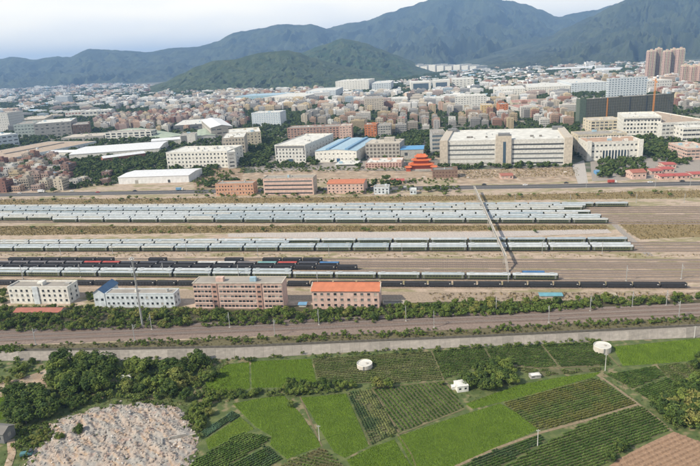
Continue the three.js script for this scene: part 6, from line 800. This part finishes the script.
// scrub: shrubs by the fence, hedges, dry grass of the yards
{ const rS = rng(88), bushA = crownGeo(500, 1.0, 0.8, 8, 110, 0.22, G_YEL.concat(G_MID)), bushB = crownGeo(501, 1.0, 0.8, 8, 120, 0.2, G_MID.concat(G_DARK, G_YEL)), grass = bladeTuft(77, 14, 0.9, 0.9, 0.09, 0.6);
  const A = [], B = [], C = []; const fill = (px, cell, p, list, s0, s1, tone) => groundCells(px, [cell, cell], 0.3, (x, z) => { const jx = x + (rS() - 0.5) * cell, jz = z + (rS() - 0.5) * cell, r = rS(), s = lerp(s0, s1, rS()), k = 0.75 + rS() * 0.5; if (r < p + fbm(x / 12, z / 8, 3) * 0.7 && clear(jx, jz, -4)) list.push([jx, 0, jz, s, s * (0.8 + rS() * 0.4), rS() * 6.28, tone ? mix3(tone[0], tone[1], clamp(0.5 + fbm(x / 10 + 5, z / 6, 3) * 1.5)).map(v => v * k) : [k, k, k]]); });
  fill([[110, 342], [235, 337.5], [350, 333], [470, 328], [715, 314.5], [715, 321], [470, 334], [350, 339.5], [235, 344.5], [110, 348]], 1.6, 0.42, A, 0.6, 1.3);
  fill([[240, 340], [350, 335], [470, 330], [715, 317], [715, 320], [470, 333], [350, 338.5], [240, 343.5]], 2.4, 0.12, B, 0.8, 1.5);
  fill([[-10, 345], [60, 344], [110, 343.5], [110, 348], [-10, 350]], 2.0, 0.25, A, 0.7, 1.3);
  fill([[-10, 350], [22, 349], [24, 353], [-10, 355]], 1.5, 0.8, A, 1, 1.8);
  fill([[390, 308], [470, 304], [560, 302], [560, 312], [470, 317], [390, 320]], 1.7, 0.6, A, 1.1, 2.1);
  fill([[-4, 308], [100, 309.5], [195, 310.5], [195, 314], [-4, 320]], 1.9, 0.55, B, 1.0, 2.0); fill([[-4, 318], [195, 313], [390, 309.5], [390, 322], [195, 328.5], [-4, 333]], 2.0, 0.5, B, 0.9, 2.0); fill([[560, 301], [702, 297], [702, 303.5], [560, 311]], 2.0, 0.48, B, 0.9, 1.9);
  fill([[312, 357.5], [430, 350], [430, 353], [313, 360.5]], 1.5, 0.3, B, 0.5, 1.0); fill([[60, 359], [235, 358.5], [430, 349], [430, 352], [235, 361.5], [60, 362]], 1.4, 0.28, B, 0.5, 1.2); fill([[430, 348.5], [480, 346], [600, 340.5], [600, 344], [480, 349], [432, 351.5]], 1.3, 0.55, B, 0.7, 1.4);
  fill([[60, 361], [215, 361], [222, 366], [120, 373], [50, 370]], 1.7, 0.6, A, 0.9, 1.9); fill([[54, 374], [215, 366], [206, 400], [110, 404], [50, 408]], 2.0, 0.5, B, 1, 2);
  fill([[0, 360], [42, 360], [44, 372], [0, 388]], 1.7, 0.25, A, 0.8, 1.7); fill([[14, 428], [50, 424], [40, 446], [24, 462], [16, 462]], 1.4, 0.5, A, 0.6, 1.3); fill([[184, 410], [212, 402], [206, 426], [198, 440], [190, 430]], 1.3, 0.6, A, 0.6, 1.4); fill([[655, 410], [702, 380], [702, 432], [672, 430]], 1.6, 0.55, B, 0.8, 1.7); fill([[206, 394], [262, 391], [290, 390], [358, 387], [358, 391], [300, 396], [262, 397], [206, 402]], 1.1, 0.5, B, 0.6, 1.2);
  fill([[22, 470], [48, 440], [52, 424], [92, 410], [150, 402], [178, 407], [197, 433], [186, 470], [180, 470], [188, 434], [174, 411], [150, 407], [92, 415], [58, 426], [52, 442], [32, 470]], 1.3, 0.3, A, 0.4, 1.1); fill([[60, 420], [180, 410], [186, 466], [40, 466]], 3.0, 0.06, A, 0.4, 1.0);
  const W = []; fill([[56, 360], [230, 358], [232, 404], [206, 404], [196, 436], [200, 466], [190, 466], [176, 408], [110, 404], [52, 424], [20, 466], [0, 466]], 1.1, 0.45, W, 0.5, 1.0, [[0.15, 0.16, 0.05], [0.09, 0.12, 0.035]]); fill([[444, 381], [470, 384], [530, 382], [600, 372], [700, 366], [702, 440], [640, 404], [596, 378], [540, 390], [470, 404]], 1.2, 0.3, W, 0.35, 0.7, [[0.16, 0.18, 0.05], [0.09, 0.13, 0.035]]); fill([[238, 396], [300, 388], [446, 382], [330, 400], [300, 400]], 1.2, 0.3, W, 0.35, 0.7, [[0.14, 0.17, 0.045], [0.09, 0.13, 0.035]]); scatter('weeds', weedTuft, cropM, W, 'rough weeds and grass round the grove and field edges', 'weeds');
  fill([[196, 190.5], [330, 188.5], [460, 187], [460, 194], [330, 195.5], [196, 198]], 3.2, 0.2, B, 1.2, 2.6); fill([[190, 170], [235, 172], [240, 186], [196, 188]], 3.0, 0.25, A, 1, 2.4); fill([[235, 168], [410, 167], [410, 171], [235, 174]], 3, 0.22, B, 1, 2.4); fill([[300, 180], [455, 179], [455, 185], [300, 185]], 3, 0.18, A, 1, 2);
  scatter('scrub', bushA, leafM, A, 'yellowish scrub growing along the railway and the grove', 'scrub'); scatter('undergrowth', bushB, leafM, B, 'dark green undergrowth beneath the trees and hedges', 'undergrowth');
  const DRY = [[0.42, 0.32, 0.15], [0.25, 0.22, 0.085]];
  fill([[-15, 226.5], [300, 226], [606, 225.5], [606, 230], [300, 232], [-15, 236]], 1.25, 0.72, C, 0.5, 1.0, DRY); fill([[616, 221], [715, 221], [715, 236], [640, 240], [626, 232]], 1.4, 0.5, C, 0.5, 0.9, DRY);
  fill([[-15, 199], [300, 197], [480, 195], [715, 189], [715, 198], [480, 201], [300, 203], [-15, 205.5]], 1.9, 0.6, C, 0.6, 1.1, DRY); fill([[-15, 253], [400, 254], [715, 254.5], [715, 257.5], [400, 257.5], [-15, 256]], 1.8, 0.28, C, 0.6, 1.1, DRY); fill([[430, 293.5], [715, 293], [715, 297], [430, 301]], 1.5, 0.5, C, 0.7, 1.3, DRY); fill([[457, 170], [577, 168], [577, 176], [457, 179]], 2.2, 0.5, C, 0.8, 1.5, DRY);
  fill([[-10, 346], [110, 344], [235, 340], [470, 330], [715, 316], [715, 324], [470, 336], [235, 347], [-10, 352]], 1.3, 0.5, C, 0.5, 1.0, [[0.2, 0.17, 0.06], [0.12, 0.13, 0.04]]);
  scatter('dry_grass', grass, cropM, C, 'dry yellow brown grass strips between the railway yards', 'grass');
  const D = []; fill([[-15, 227.5], [606, 227], [606, 231], [-15, 235]], 7, 0.05, D, 1.6, 2.6); fill([[-15, 199], [480, 196], [715, 191], [715, 196], [-15, 204]], 6, 0.12, D, 1.6, 3); scatter('yard_bushes', bushB, leafM, D, 'dark bushes dotted over the dry grass strips', 'bushes'); }
console.log('trees', nTrees, 'houses', nearHouses.length, farHouses.length, 'top', scene.children.length);
renderer.render(scene, camera);
